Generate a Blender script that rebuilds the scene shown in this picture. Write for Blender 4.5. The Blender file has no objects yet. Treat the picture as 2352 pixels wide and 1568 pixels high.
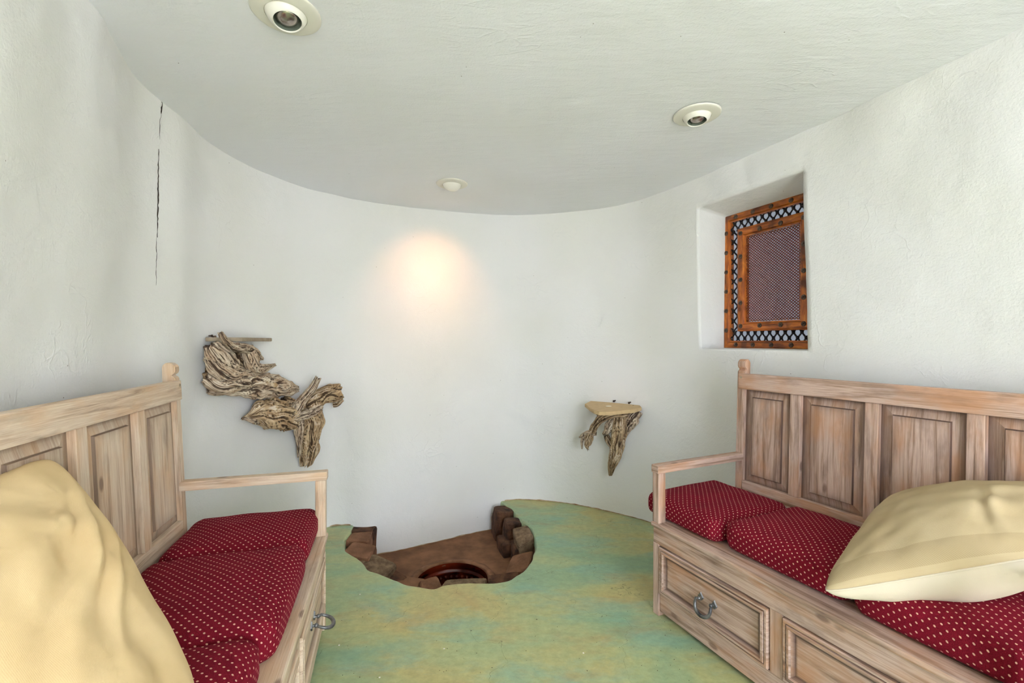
import bpy, bmesh, math, random
import numpy as np
from mathutils import Vector, Matrix, noise
random.seed(7)
SC = bpy.context.scene
COL = SC.collection
# ------------------------------------------------------------------ camera, world, exposure
F = 1030.0; CX, CY, H = 1176.0, 784.0, 1.2
cam_d = bpy.data.cameras.new('camera'); cam = bpy.data.objects.new('camera', cam_d); COL.objects.link(cam)
cam.location = (0, 0, H); cam.rotation_euler = (math.pi/2, 0, 0)
cam_d.sensor_width = 36; cam_d.lens = F/2352*36; cam_d.clip_start = .02
SC.camera = cam
SC.view_settings.view_transform = 'Standard'; SC.view_settings.look = 'None'
SC.view_settings.gamma = 1; SC.view_settings.use_curve_mapping = False
SC.view_settings.exposure = 0.0
SC.cycles.max_bounces = 6; SC.cycles.diffuse_bounces = 5; SC.cycles.adaptive_threshold = .1; SC.cycles.adaptive_min_samples = 16
W = bpy.data.worlds.new('sky'); SC.world = W; W.use_nodes = True
W.node_tree.nodes['Background'].inputs[0].default_value = (.79, .865, 1.0, 1)
W.node_tree.nodes['Background'].inputs[1].default_value = 13.3
# daylight coming in through the wide doorway behind the photographer
def area(name, loc, rot, sx, sy, power, col):
    l = bpy.data.lights.new(name, 'AREA'); l.shape = 'RECTANGLE'; l.size = sx; l.size_y = sy; l.energy = power; l.color = col
    o = bpy.data.objects.new(name, l); o.location = loc; o.rotation_euler = rot; COL.objects.link(o); return o
pt = area('doorway_portal', (1.16, -1.57, 1.08), (math.pi/2, 0, 0), 1.3, 2.2, 1, (1, 1, 1))
pt.data.cycles.is_portal = True
sl_ = bpy.data.lights.new('sun', 'SUN'); sl_.energy = 74; sl_.angle = .01; sl_.color = (.97, .98, 1)
so_ = bpy.data.objects.new('sun', sl_); COL.objects.link(so_); so_.rotation_euler = (math.radians(12), math.radians(-38), 0)

# ------------------------------------------------------------------ helpers
def tag(o, label=None, cat=None, group=None, kind=None):
    if label: o['label'] = label
    if cat: o['category'] = cat
    if group: o['group'] = group
    if kind: o['kind'] = kind
    return o
def obj(name, bm, mat=None, parent=None, smooth=False, auto=None):
    me = bpy.data.meshes.new(name); bm.normal_update(); bm.to_mesh(me); bm.free()
    if mat:
        for m in (mat if isinstance(mat, (list, tuple)) else [mat]): me.materials.append(m)
    if smooth:
        me.polygons.foreach_set('use_smooth', [True]*len(me.polygons))
    o = bpy.data.objects.new(name, me); COL.objects.link(o)
    if parent: o.parent = parent
    if auto is not None:
        try: me.set_sharp_from_angle(angle=math.radians(auto))
        except Exception: pass
    return o
def empty(name, loc=(0, 0, 0), rz=0):
    o = bpy.data.objects.new(name, None); o.location = loc; o.rotation_euler = (0, 0, rz); o.empty_display_size = .1
    COL.objects.link(o); return o
def smoothstep(a, b, x):
    t = min(1, max(0, (x-a)/(b-a))); return t*t*(3-2*t)
def catmull(pts, n):
    P = [Vector(p) for p in pts]; P = [P[0]*2-P[1]] + P + [P[-1]*2-P[-2]]
    out = []; m = len(P)-3
    for i in range(n):
        t = i/(n-1)*m; k = min(int(t), m-1); t -= k
        a, b, c, d = P[k:k+4]
        out.append(.5*((2*b)+(c-a)*t+(2*a-5*b+4*c-d)*t*t+(3*b-a-3*c+d)*t**3))
    return out
def uv_box(bm, grain=0, off=(0, 0)):
    """planar UVs in metres, U along the grain axis"""
    L = bm.loops.layers.uv.verify()
    for f in bm.faces:
        n = f.normal; a = max(range(3), key=lambda i: abs(n[i]))
        oth = [i for i in range(3) if i != a]
        if grain in oth: u = grain; v = [i for i in oth if i != grain][0]
        else: u, v = oth
        for l in f.loops:
            c = l.vert.co; l[L].uv = (c[u]+off[0], c[v]+off[1]+a*.37)
def box(bm, x0, x1, y0, y1, z0, z1, bev=.003, seg=2):
    x0, x1 = sorted((x0, x1)); y0, y1 = sorted((y0, y1)); z0, z1 = sorted((z0, z1))
    r = bmesh.ops.create_cube(bm, size=1)
    vs = r['verts']
    for v in vs: v.co = Vector(((x0+x1)/2+v.co.x*(x1-x0), (y0+y1)/2+v.co.y*(y1-y0), (z0+z1)/2+v.co.z*(z1-z0)))
    if bev > 0:
        es = list({e for v in vs for e in v.link_edges})
        bmesh.ops.bevel(bm, geom=es, offset=bev, segments=seg, affect='EDGES', profile=.6)
def lathe(bm, prof, seg=48, mat=Matrix()):
    rings = []
    for r, z in prof:
        rings.append([bm.verts.new(mat @ Vector((r*math.cos(2*math.pi*i/seg), r*math.sin(2*math.pi*i/seg), z))) for i in range(seg)])
    for a, b in zip(rings, rings[1:]):
        for i in range(seg):
            j = (i+1) % seg; bm.faces.new((a[i], a[j], b[j], b[i]))
    return rings
def tube(bm, pts, r, seg=10, cap=True):
    pts = [Vector(p) for p in pts]; rings = []
    up = Vector((0, 0, 1)); prev = None
    for i, p in enumerate(pts):
        t = (pts[min(i+1, len(pts)-1)]-pts[max(i-1, 0)]).normalized()
        if prev is None:
            a = t.cross(up)
            if a.length < .1: a = t.cross(Vector((1, 0, 0)))
            a.normalize()
        else: a = (prev - t*prev.dot(t)).normalized()
        prev = a; b = t.cross(a)
        rr = r[i] if isinstance(r, (list, tuple)) else r
        rings.append([bm.verts.new(p+(a*math.cos(q)+b*math.sin(q))*rr) for q in [2*math.pi*k/seg for k in range(seg)]])
    for A, B in zip(rings, rings[1:]):
        for i in range(seg):
            j = (i+1) % seg; bm.faces.new((A[i], A[j], B[j], B[i]))
    if cap: bm.faces.new(rings[0][::-1]); bm.faces.new(rings[-1])
def fix(bm): bmesh.ops.recalc_face_normals(bm, faces=bm.faces)

# ------------------------------------------------------------------ materials
def lin(c):
    return tuple(((x/255)/12.92 if x/255 <= .04045 else (((x/255)+.055)/1.055)**2.4) for x in c)+(1,)
class NT:
    def __init__(s, name, rough=.6, spec=.3):
        s.m = bpy.data.materials.new(name); s.m.use_nodes = True; s.t = s.m.node_tree; s.n = s.t.nodes
        s.b = s.n['Principled BSDF']; s.b.inputs['Roughness'].default_value = rough
        s.b.inputs['Specular IOR Level'].default_value = spec
    def new(s, typ, **kw):
        x = s.n.new(typ)
        for k, v in kw.items(): setattr(x, k, v)
        return x
    def link(s, a, b): s.t.links.new(a, b)
    def coord(s, kind='Object', scale=(1, 1, 1), loc=(0, 0, 0), rot=(0, 0, 0)):
        tc = s.new('ShaderNodeTexCoord'); mp = s.new('ShaderNodeMapping')
        mp.inputs['Scale'].default_value = scale; mp.inputs['Location'].default_value = loc; mp.inputs['Rotation'].default_value = rot
        s.link(tc.outputs[kind], mp.inputs[0]); return mp.outputs[0]
    def noise(s, vec, scale, detail=4, rough=.55, dist=0):
        x = s.new('ShaderNodeTexNoise'); x.inputs['Scale'].default_value = scale; x.inputs['Detail'].default_value = detail
        x.inputs['Roughness'].default_value = rough; x.inputs['Distortion'].default_value = dist
        s.link(vec, x.inputs['Vector']); return x.outputs['Fac']
    def ramp(s, fac, stops, interp='LINEAR'):
        x = s.new('ShaderNodeValToRGB'); cr = x.color_ramp; cr.interpolation = interp
        while len(cr.elements) < len(stops): cr.elements.new(.5)
        for e, (p, c) in zip(cr.elements, stops): e.position = p; e.color = c
        s.link(fac, x.inputs[0]); return x.outputs[0]
    def mix(s, fac, a, b, mode='MIX'):
        x = s.new('ShaderNodeMix', data_type='RGBA', blend_type=mode)
        for sock, v in ((x.inputs[0], fac), (x.inputs[6], a), (x.inputs[7], b)):
            if hasattr(v, 'is_linked'): s.link(v, sock)
            else: sock.default_value = v
        return x.outputs[2]
    def math(s, op, a, b=0., c=None):
        x = s.new('ShaderNodeMath', operation=op)
        for i, v in enumerate((a, b, c)):
            if v is None: continue
            if hasattr(v, 'is_linked'): s.link(v, x.inputs[i])
            else: x.inputs[i].default_value = v
        return x.outputs[0]
    def bump(s, h, strength=.3, dist=.01, prev=None):
        x = s.new('ShaderNodeBump'); x.inputs['Strength'].default_value = strength; x.inputs['Distance'].default_value = dist
        s.link(h, x.inputs['Height'])
        if prev is not None: s.link(prev, x.inputs['Normal'])
        s.link(x.outputs[0], s.b.inputs['Normal']); return x.outputs[0]
    def color(s, c):
        if hasattr(c, 'is_linked'): s.link(c, s.b.inputs['Base Color'])
        else: s.b.inputs['Base Color'].default_value = c
G = lambda v: (v, v, v, 1)
def plaster(name, base, dirt, flow=(1, 1, 1), specks=True):
    k = NT(name, .75, .25); v = k.coord('Object')
    big = k.noise(v, 1.6, 1); c = k.mix(k.ramp(big, [(.35, G(0)), (.7, G(1))]), base, dirt)
    vs = k.coord('Object', flow)
    st = k.noise(vs, 9, 2, .5, .6)
    if specks:
        vo = k.new('ShaderNodeTexVoronoi'); vo.inputs['Scale'].default_value = 11; k.link(v, vo.inputs['Vector'])
        sp = k.math('LESS_THAN', vo.outputs['Distance'], .022)
        c = k.mix(k.math('MULTIPLY', sp, .75), c, lin((90, 75, 55)))
    k.color(c)
    # trowelled relief: long soft sweeps, sharp ridges, fine sand
    sweep = k.math('ABSOLUTE', k.math('SUBTRACT', st, .5))
    ridge = k.ramp(sweep, [(0, G(1)), (.03, G(0))])
    gate = k.ramp(k.noise(v, 2.6, 2), [(.54, G(0)), (.70, G(1))])
    n1 = k.bump(k.math('MULTIPLY', ridge, gate), .32, .0035)
    n2 = k.bump(k.noise(vs, 14, 2, .6), .5, .007, n1)
    k.bump(k.noise(v, 135, 2, .6), .42, .003, n2)
    return k.m
M = {}
M['wall'] = plaster('white_plaster', lin((232, 231, 229)), lin((227, 226, 220)))
M['ceil'] = plaster('ceiling_plaster', lin((238, 239, 243)), lin((233, 234, 235)), (.5, 1.6, 1))
def floor_mat():
    k = NT('green_stained_concrete', .42, .4)
    v = k.coord('Object', (1.0, 1.5, 1), (0, 0, 0), (0, 0, .35))
    a = k.noise(v, 1.25, 6, .52, .4)
    c = k.ramp(a, [(.28, lin((126, 158, 132))), (.42, lin((148, 172, 134))), (.5, lin((168, 178, 130))), (.6, lin((182, 176, 120))), (.72, lin((184, 160, 106)))])
    v2 = k.coord('Object', (1, 2.4, 1), (3, 7, 0), (0, 0, -.3))
    t = k.ramp(k.noise(v2, 2.4, 6, .62, .3), [(.5, G(0)), (.66, G(1))])
    c = k.mix(k.math('MULTIPLY', t, .55), c, lin((128, 172, 156)))
    v3 = k.coord('Object', (1, 2, 1), (11, 2, 0), (0, 0, .2))
    t3 = k.ramp(k.noise(v3, 3.1, 6, .65, .3), [(.54, G(0)), (.70, G(1))])
    c = k.mix(k.math('MULTIPLY', t3, .4), c, lin((168, 130, 92)))
    f1 = k.noise(k.coord('Object', (1, 1.3, 1)), 26, 8, .75)
    c = k.mix(.6, c, k.ramp(f1, [(.3, G(.33)), (.7, G(.67))]), 'OVERLAY')
    vo = k.new('ShaderNodeTexVoronoi'); vo.inputs['Scale'].default_value = 8; k.link(k.coord('Object'), vo.inputs['Vector'])
    # stain washes brushed on in patches, at their places on the slab
    nz = k.new('ShaderNodeTexNoise'); nz.inputs['Scale'].default_value = 3.5; nz.inputs['Detail'].default_value = 5; k.link(k.coord('Object'), nz.inputs['Vector'])
    off = k.new('ShaderNodeVectorMath', operation='SCALE'); k.link(nz.outputs['Color'], off.inputs[0]); off.inputs['Scale'].default_value = .5
    wp = k.new('ShaderNodeVectorMath', operation='ADD'); k.link(k.coord('Object', (1, 1, 1), (-.25, -.25, 0)), wp.inputs[0]); k.link(off.outputs[0], wp.inputs[1])
    for (px, py, rad, col, am) in ((-.80, 2.33, .22, (196, 168, 78), .85), (.26, 2.90, .20, (198, 158, 84), .75), (.46, 3.05, .16, (190, 150, 86), .7), (.10, 2.42, .18, (146, 204, 166), .7),
            (.18, 2.72, .14, (140, 206, 170), .7), (.25, 1.72, .16, (120, 186, 176), .6), (0, 2.10, .22, (188, 186, 104), .75), (-.62, 1.60, .40, (104, 142, 116), .6), (.68, 2.2, .22, (160, 132, 96), .5), (.4, 1.95, .3, (112, 160, 128), .6), (-.3, 1.9, .3, (166, 186, 112), .6), (-.9, 2.75, .16, (128, 164, 126), .6)):
        ds_ = k.new('ShaderNodeVectorMath', operation='DISTANCE'); k.link(wp.outputs[0], ds_.inputs[0]); ds_.inputs[1].default_value = (px, py, 0)
        c = k.mix(k.math('MULTIPLY', k.ramp(k.math('DIVIDE', ds_.outputs['Value'], rad), [(.1, G(1)), (.95, G(0))], 'EASE'), am), c, lin(col))
    c = k.mix(k.math('MULTIPLY', k.math('LESS_THAN', vo.outputs['Distance'], .03), .8), c, lin((60, 48, 34)))
    # hairline cracks
    vc = k.new('ShaderNodeTexVoronoi', feature='DISTANCE_TO_EDGE'); vc.inputs['Scale'].default_value = 1.3
    wv = k.new('ShaderNodeVectorMath', operation='ADD'); k.link(k.coord('Object'), wv.inputs[0])
    nn = k.new('ShaderNodeTexNoise'); nn.inputs['Scale'].default_value = 5; nn.inputs['Detail'].default_value = 6; k.link(k.coord('Object'), nn.inputs['Vector'])
    sc = k.new('ShaderNodeVectorMath', operation='SCALE'); k.link(nn.outputs['Color'], sc.inputs[0]); sc.inputs['Scale'].default_value = .35
    k.link(sc.outputs[0], wv.inputs[1]); k.link(wv.outputs[0], vc.inputs['Vector'])
    cr = k.math('LESS_THAN', vc.outputs['Distance'], .0009)
    c = k.mix(k.math('MULTIPLY', cr, .55), c, lin((70, 66, 44)))
    k.color(c)
    r = k.ramp(f1, [(.3, G(.36)), (.7, G(.55))]); k.link(r, k.b.inputs['Roughness'])
    n = k.bump(k.noise(k.coord('Object'), 6, 4), .25, .01)
    k.bump(f1, .25, .0025, n)
    return k.m
M['floor'] = floor_mat()
def wood(name, light, mid, dark, orange, amt=.5):
    k = NT(name, .55, .35)
    v = k.coord('UV', (.8, 16, 1))
    g = k.noise(v, 3.2, 7, .62, .7)
    c = k.ramp(g, [(.25, dark), (.42, mid), (.55, light), (.75, mid)])
    fine = k.noise(k.coord('UV', (2, 90, 1)), 4, 4, .6)
    c = k.mix(.38, c, k.ramp(fine, [(.3, G(.25)), (.7, G(.7))]), 'OVERLAY')
    w = k.ramp(k.noise(k.coord('UV', (2.4, 6, 1), (3, 1, 0)), 1.6, 4), [(.47, G(0)), (.65, G(1))])
    c = k.mix(k.math('MULTIPLY', w, amt), c, orange)
    d = k.ramp(k.noise(k.coord('UV', (2.2, 7, 1), (8, 5, 0)), 2.0, 5), [(.54, G(0)), (.72, G(1))])
    c = k.mix(k.math('MULTIPLY', d, .5), c, dark)
    gl = k.ramp(k.noise(k.coord('UV', (1.2, 130, 1), (2, 9, 0)), 5, 5, .7, .3), [(.56, G(0)), (.68, G(1))])
    c = k.mix(k.math('MULTIPLY', gl, .38), c, dark)
    # knots
    vo = k.new('ShaderNodeTexVoronoi'); vo.inputs['Scale'].default_value = 1; k.link(k.coord('UV', (4.2, 9, 1), (.3, .2, 0)), vo.inputs['Vector'])
    kn = k.ramp(vo.outputs['Distance'], [(.06, G(1)), (.11, G(0))])
    c = k.mix(k.math('MULTIPLY', kn, .7), c, lin((110, 84, 70)))
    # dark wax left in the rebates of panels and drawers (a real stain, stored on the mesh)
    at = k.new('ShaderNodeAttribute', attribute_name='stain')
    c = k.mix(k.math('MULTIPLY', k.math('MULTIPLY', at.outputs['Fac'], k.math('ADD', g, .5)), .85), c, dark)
    k.color(c)
    k.bump(fine, .2, .0012, k.bump(g, .2, .002))
    return k.m
M['wood_l'] = wood('limed_pine_left', lin((216, 198, 176)), lin((198, 174, 150)), lin((118, 96, 78)), lin((206, 164, 122)), .5)
M['wood_r'] = wood('limed_pine_right', lin((198, 172, 158)), lin((164, 136, 118)), lin((80, 58, 50)), lin((184, 130, 88)), .6)
def cushion_mat():
    k = NT('burgundy_dotted_fabric', .95, .1)
    tc = k.new('ShaderNodeTexCoord'); sp = k.new('ShaderNodeSeparateXYZ'); k.link(tc.outputs['UV'], sp.inputs[0])
    P = .0245
    v = k.math('DIVIDE', sp.outputs[1], P*.5); row = k.math('FLOOR', v)
    u = k.math('ADD', k.math('DIVIDE', sp.outputs[0], P), k.math('MULTIPLY', k.math('MODULO', row, 2.0), .5))
    fu = k.math('SUBTRACT', k.math('FRACT', u), .5); fv = k.math('MULTIPLY', k.math('SUBTRACT', k.math('FRACT', v), .5), .5)
    # slanting little leaf: shear before measuring
    fu = k.math('ADD', fu, k.math('MULTIPLY', fv, .3))
    d = k.math('SQRT', k.math('ADD', k.math('POWER', k.math('MULTIPLY', fu, 1.1), 2.), k.math('POWER', k.math('MULTIPLY', fv, 1.), 2.)))
    dot = k.ramp(d, [(.085, G(1)), (.13, G(0))])
    uvv = k.coord('UV')
    wv = k.noise(uvv, 420, 2, .6)
    c = k.ramp(wv, [(.3, lin((84, 10, 22))), (.7, lin((134, 26, 42)))])
    c = k.mix(k.ramp(k.noise(uvv, 7, 3), [(.3, G(0)), (.7, G(.4))]), c, lin((112, 12, 34)))
    c = k.mix(k.math('MULTIPLY', dot, .9), c, lin((222, 172, 150)))
    k.color(c)
    k.b.inputs['Sheen Weight'].default_value = .12; k.b.inputs['Sheen Roughness'].default_value = .5
    k.b.inputs['Sheen Tint'].default_value = lin((200, 60, 90))
    k.bump(dot, .3, .001, k.bump(wv, .35, .0012))
    return k.m
M['cushion'] = cushion_mat()
def canvas(name, base, alt, spot, band=False):
    k = NT(name, .9, .1); uv = k.coord('UV'); o = k.coord('Object')
    c = k.mix(k.ramp(k.noise(o, 5, 4), [(.35, G(0)), (.7, G(1))]), base, alt)
    sp = k.ramp(k.noise(o, 24, 2), [(.74, G(0)), (.80, G(1))]); c = k.mix(k.math('MULTIPLY', sp, .6), c, spot)
    wa = k.new('ShaderNodeTexWave', bands_direction='X'); wa.inputs['Scale'].default_value = 160; k.link(uv, wa.inputs['Vector'])
    wb = k.new('ShaderNodeTexWave', bands_direction='Y'); wb.inputs['Scale'].default_value = 160; k.link(uv, wb.inputs['Vector'])
    we = k.math('MULTIPLY', wa.outputs['Fac'], wb.outputs['Fac'])
    fz = k.noise(uv, 300, 3)
    if band:
        s = k.new('ShaderNodeSeparateXYZ'); tc = k.new('ShaderNodeTexCoord'); k.link(tc.outputs['UV'], s.inputs[0])
        b = k.math('MULTIPLY', k.math('GREATER_THAN', s.outputs[1], .008), k.math('LESS_THAN', s.outputs[1], .072))
        rib = k.new('ShaderNodeTexWave', bands_direction='DIAGONAL'); rib.inputs['Scale'].default_value = 130; k.link(uv, rib.inputs['Vector'])
        c = k.mix(k.math('MULTIPLY', b, k.math('MULTIPLY', k.math('ADD', rib.outputs['Fac'], .5), .3)), c, lin((140, 120, 84)))
    k.color(c)
    n = k.bump(k.noise(o, 9, 3), .2, .01)
    k.bump(we, .25, .0008, k.bump(fz, .25, .001, n))
    return k.m
M['canvas_l'] = canvas('cream_canvas', lin((222, 196, 152)), lin((210, 182, 136)), lin((150, 116, 72)))
M['canvas_r'] = canvas('tan_linen', lin((186, 168, 134)), lin((178, 158, 122)), lin((206, 190, 160)), True)
M['canvas_under'] = canvas('pale_underside_canvas', lin((208, 196, 174)), lin((202, 189, 165)), lin((216, 206, 186)))  # paler colour for the lower face of the tan pillow
def drift(name, pale, mid, dark):
    k = NT(name, .85, .15)
    uv = k.coord('UV', (1, 1, 1))
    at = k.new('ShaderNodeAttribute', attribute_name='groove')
    g = k.noise(k.coord('UV', (5, 22, 1)), 3, 6, .65, .6)
    c = k.ramp(g, [(.28, dark), (.42, mid), (.62, pale)])
    o = k.coord('Object'); w = k.ramp(k.noise(o, 14, 3), [(.42, G(0)), (.62, G(1))])
    c = k.mix(k.math('MULTIPLY', w, .5), c, mid)
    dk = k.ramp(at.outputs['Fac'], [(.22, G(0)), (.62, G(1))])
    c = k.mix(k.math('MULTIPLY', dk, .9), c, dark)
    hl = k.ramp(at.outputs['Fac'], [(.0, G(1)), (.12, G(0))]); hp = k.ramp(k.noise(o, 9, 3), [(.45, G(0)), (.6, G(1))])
    c = k.mix(k.math('MULTIPLY', k.math('MULTIPLY', hl, hp), .6), c, lin((236, 226, 208)))  # painted shading contrast: pale highlights on ridges, darker wood in grooves
    k.color(c)
    k.bump(k.noise(k.coord('UV', (4, 60, 1)), 3, 5, .7), .6, .003, k.bump(g, .6, .006))
    return k.m
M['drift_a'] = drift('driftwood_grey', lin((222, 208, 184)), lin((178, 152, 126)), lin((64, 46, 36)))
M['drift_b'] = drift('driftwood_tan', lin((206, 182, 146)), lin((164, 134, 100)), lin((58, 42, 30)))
def simple(name, col, rough=.5, metal=0., bumpscale=0, col2=None, bs=.3, bd=.004):
    k = NT(name, rough, .4); k.b.inputs['Metallic'].default_value = metal
    v = k.coord('Object')
    if col2: k.color(k.mix(k.ramp(k.noise(v, max(bumpscale, 6)*.5, 5), [(.35, G(0)), (.65, G(1))]), col, col2))
    else: k.color(col)
    if bumpscale: k.bump(k.noise(v, bumpscale, 6, .6), bs, bd)
    return k.m
M['board'] = simple('weathered_shelf_board', lin((164, 150, 128)), .8, 0, 40, lin((140, 124, 104)))
M['slab'] = simple('tan_shelf_slab', lin((206, 178, 134)), .75, 0, 60, lin((194, 166, 124)), .15)
M['stone'] = simple('brown_stone', lin((142, 100, 72)), .9, 0, 26, lin((106, 70, 46)), .7, .012)
M['stone_dark'] = simple('dark_brown_stone', lin((110, 74, 50)), .9, 0, 30, lin((52, 32, 20)), .8, .012)  # darker brown mix for some of the pit stones
M['stone_grit'] = simple('pitted_stone', lin((140, 116, 88)), .95, 0, 60, lin((96, 74, 54)), .8, .01)
M['earth'] = simple('brown_earth_plaster', lin((138, 96, 66)), .85, 0, 20, lin((110, 74, 50)), .35, .006)
M['glaze'] = simple('red_brown_glaze', lin((112, 38, 18)), .25, 0, 14, lin((60, 18, 10)), .2, .003)
M['iron'] = simple('grey_iron', lin((140, 140, 138)), .42, .75, 60, lin((92, 92, 94)), .35, .002)
M['black_iron'] = simple('black_lattice_iron', lin((34, 26, 26)), .5, .3)
M['stud'] = simple('dark_bronze_stud', lin((112, 92, 76)), .45, .4, 200, lin((50, 36, 28)))
M['trim'] = simple('cream_enamel', lin((224, 221, 208)), .4)
M['ball'] = simple('ivory_enamel', lin((236, 232, 220)), .35)
M['baffle'] = simple('grey_green_baffle', lin((96, 104, 92)), .5)
M['recess_shade'] = simple('dark_recess_shade', lin((70, 62, 44)), .7)
M['silver'] = simple('silvered_bulb', lin((200, 192, 182)), .16, .85, 40, lin((150, 140, 132)), .2, .004)
M['crack'] = simple('crack_dark', lin((40, 26, 18)), .95)
M['white_bit'] = simple('white_chip', lin((236, 232, 222)), .7)
M['dirt'] = simple('dirt_fleck', lin((70, 52, 34)), .9)
M['line_dirt'] = simple('plaster_edge_dirt', lin((150, 120, 84)), .9, 0, 50, lin((190, 170, 140)))
k = NT('window_hardwood', .28, .5); g = k.noise(k.coord('UV', (3, 16, 1)), 3.2, 6, .6, .5)
k.color(k.mix(k.ramp(k.noise(k.coord('Object'), 11, 3), [(.5, G(0)), (.68, G(.8))]), k.ramp(g, [(.3, lin((104, 46, 12))), (.5, lin((168, 86, 22))), (.7, lin((206, 122, 40)))]), lin((70, 28, 14))))
k.bump(g, .2, .002); M['hardwood'] = k.m
M['fine'] = simple('turned_red_wood', lin((122, 56, 38)), .4)
k = NT('frosted_pane', .5, .4); k.color(lin((204, 206, 208)))
tr = k.new('ShaderNodeBsdfTranslucent'); tr.inputs[0].default_value = (.5, .52, .54, 1); mx = k.new('ShaderNodeMixShader'); mx.inputs[0].default_value = .25
k.link(k.b.outputs[0], mx.inputs[1]); k.link(tr.outputs[0], mx.inputs[2]); k.link(mx.outputs[0], k.n['Material Output'].inputs[0]); M['pane'] = k.m
k = NT('lit_bulb', .4, .4); k.b.inputs['Emission Color'].default_value = (1, .78, .5, 1); k.b.inputs['Emission Strength'].default_value = 8; M['lit'] = k.m
M['bounce_ground'] = simple('sandy_bounce_ground', lin((190, 184, 176)), .9, 0, 8, lin((176, 170, 160)))

# ------------------------------------------------------------------ room shell
ZC = 2.155
def ftop(u, v): Y = F*(ZC-H)/(CY-v); return ((u-CX)/F*Y, Y)
def fflo(u, v): Y = F*H/(v-CY); return ((u-CX)/F*Y, Y)
top = [(-.92, -1.6), (-.93, .2), (-1.03, .85)]+[ftop(*p) for p in [(201, 0), (268, 96), (321, 192), (368, 233), (429, 276), (473, 320), (558, 375), (625, 404), (692, 428), (786, 452), (870, 467), (980, 480), (1080, 489), (1180, 494), (1280, 489), (1380, 479), (1460, 462), (1560, 425), (1640, 394), (1740, 350), (1850, 300), (2000, 230), (2180, 145), (2352, 62)]]+[(1.66, .95), (1.72, .2), (1.66, -1.6)]
bot = [(-1.18, -1.6), (-1.22, .2), (-1.24, .7), (-1.36, 1.2), (-1.46, 1.8), (-1.48, 2.1), (-1.40, 2.5)]+[fflo(*p) for p in [(757, 1209), (850, 1205)]]+[(-.535, 3.13)]+[fflo(*p) for p in [(1130, 1154), (1200, 1147), (1300, 1155), (1400, 1175), (1493, 1200)]]+[(1.14, 2.70), (1.30, 2.35), (1.50, 1.85), (1.70, 1.35), (1.80, .8), (1.85, .2), (1.78, -1.6)]
C0 = (0.05, 1.5)
def polar(pts):
    a = [math.atan2(-(x-C0[0]), y-C0[1]) for x, y in pts]; r = [math.hypot(x-C0[0], y-C0[1]) for x, y in pts]
    o = np.argsort(a); return np.array(a)[o], np.array(r)[o]
ta, tr_ = polar(top); ba, br_ = polar(bot)
def cub(xs, ys, x):
    i = int(np.clip(np.searchsorted(xs, x)-1, 0, len(xs)-2))
    h = xs[i+1]-xs[i]; t = (x-xs[i])/h
    def m(j):
        if j <= 0: return (ys[1]-ys[0])/(xs[1]-xs[0])
        if j >= len(xs)-1: return (ys[-1]-ys[-2])/(xs[-1]-xs[-2])
        return (ys[j+1]-ys[j-1])/(xs[j+1]-xs[j-1])
    m0, m1 = m(i)*h, m(i+1)*h
    return (2*t**3-3*t*t+1)*ys[i]+(t**3-2*t*t+t)*m0+(-2*t**3+3*t*t)*ys[i+1]+(t**3-t*t)*m1
A0, A1 = max(ta[0], ba[0]), min(ta[-1], ba[-1])
def wr(a, z):
    s = min(1, max(0, z/ZC)); s = s*s*(3-2*s)*.5+s*.5
    return cub(ba, br_, a)*(1-s)+cub(ta, tr_, a)*s
def wall(a, z, off=0, bumpy=True):
    r = wr(a, z)-off
    if bumpy: 
        q = Vector((a*1.6, z, 0))
        r += .010*noise.noise(q*1.7)+.0035*noise.noise(q*6+Vector((5, 0, 0)))+.001*noise.noise(q*19)+smoothstep(1.8, 2.15, z)*(.012*noise.noise(q*3.3)+.005*noise.noise(q*11))
    return Vector((C0[0]-math.sin(a)*r, C0[1]+math.cos(a)*r, z))
def ang(p): return math.atan2(-(p[0]-C0[0]), p[1]-C0[1])
def hit(u, v, off=0.):
    """point where the sight line through pixel (u,v) comes within 'off' of the plaster"""
    d = Vector(((u-CX)/F, 1, (CY-v)/F)); lo = .6
    t = lo
    while t < 4.2:
        p = Vector((0, 0, H))+d*t
        if math.hypot(p.x-C0[0], p.y-C0[1]) > wr(ang(p), p.z)-off and t > .9: break
        t += .01
    a, b = t-.01, t
    for _ in range(12):
        m = (a+b)/2; p = Vector((0, 0, H))+d*m
        if math.hypot(p.x-C0[0], p.y-C0[1]) > wr(ang(p), p.z)-off: b = m
        else: a = m
    return Vector((0, 0, H))+d*b
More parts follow.
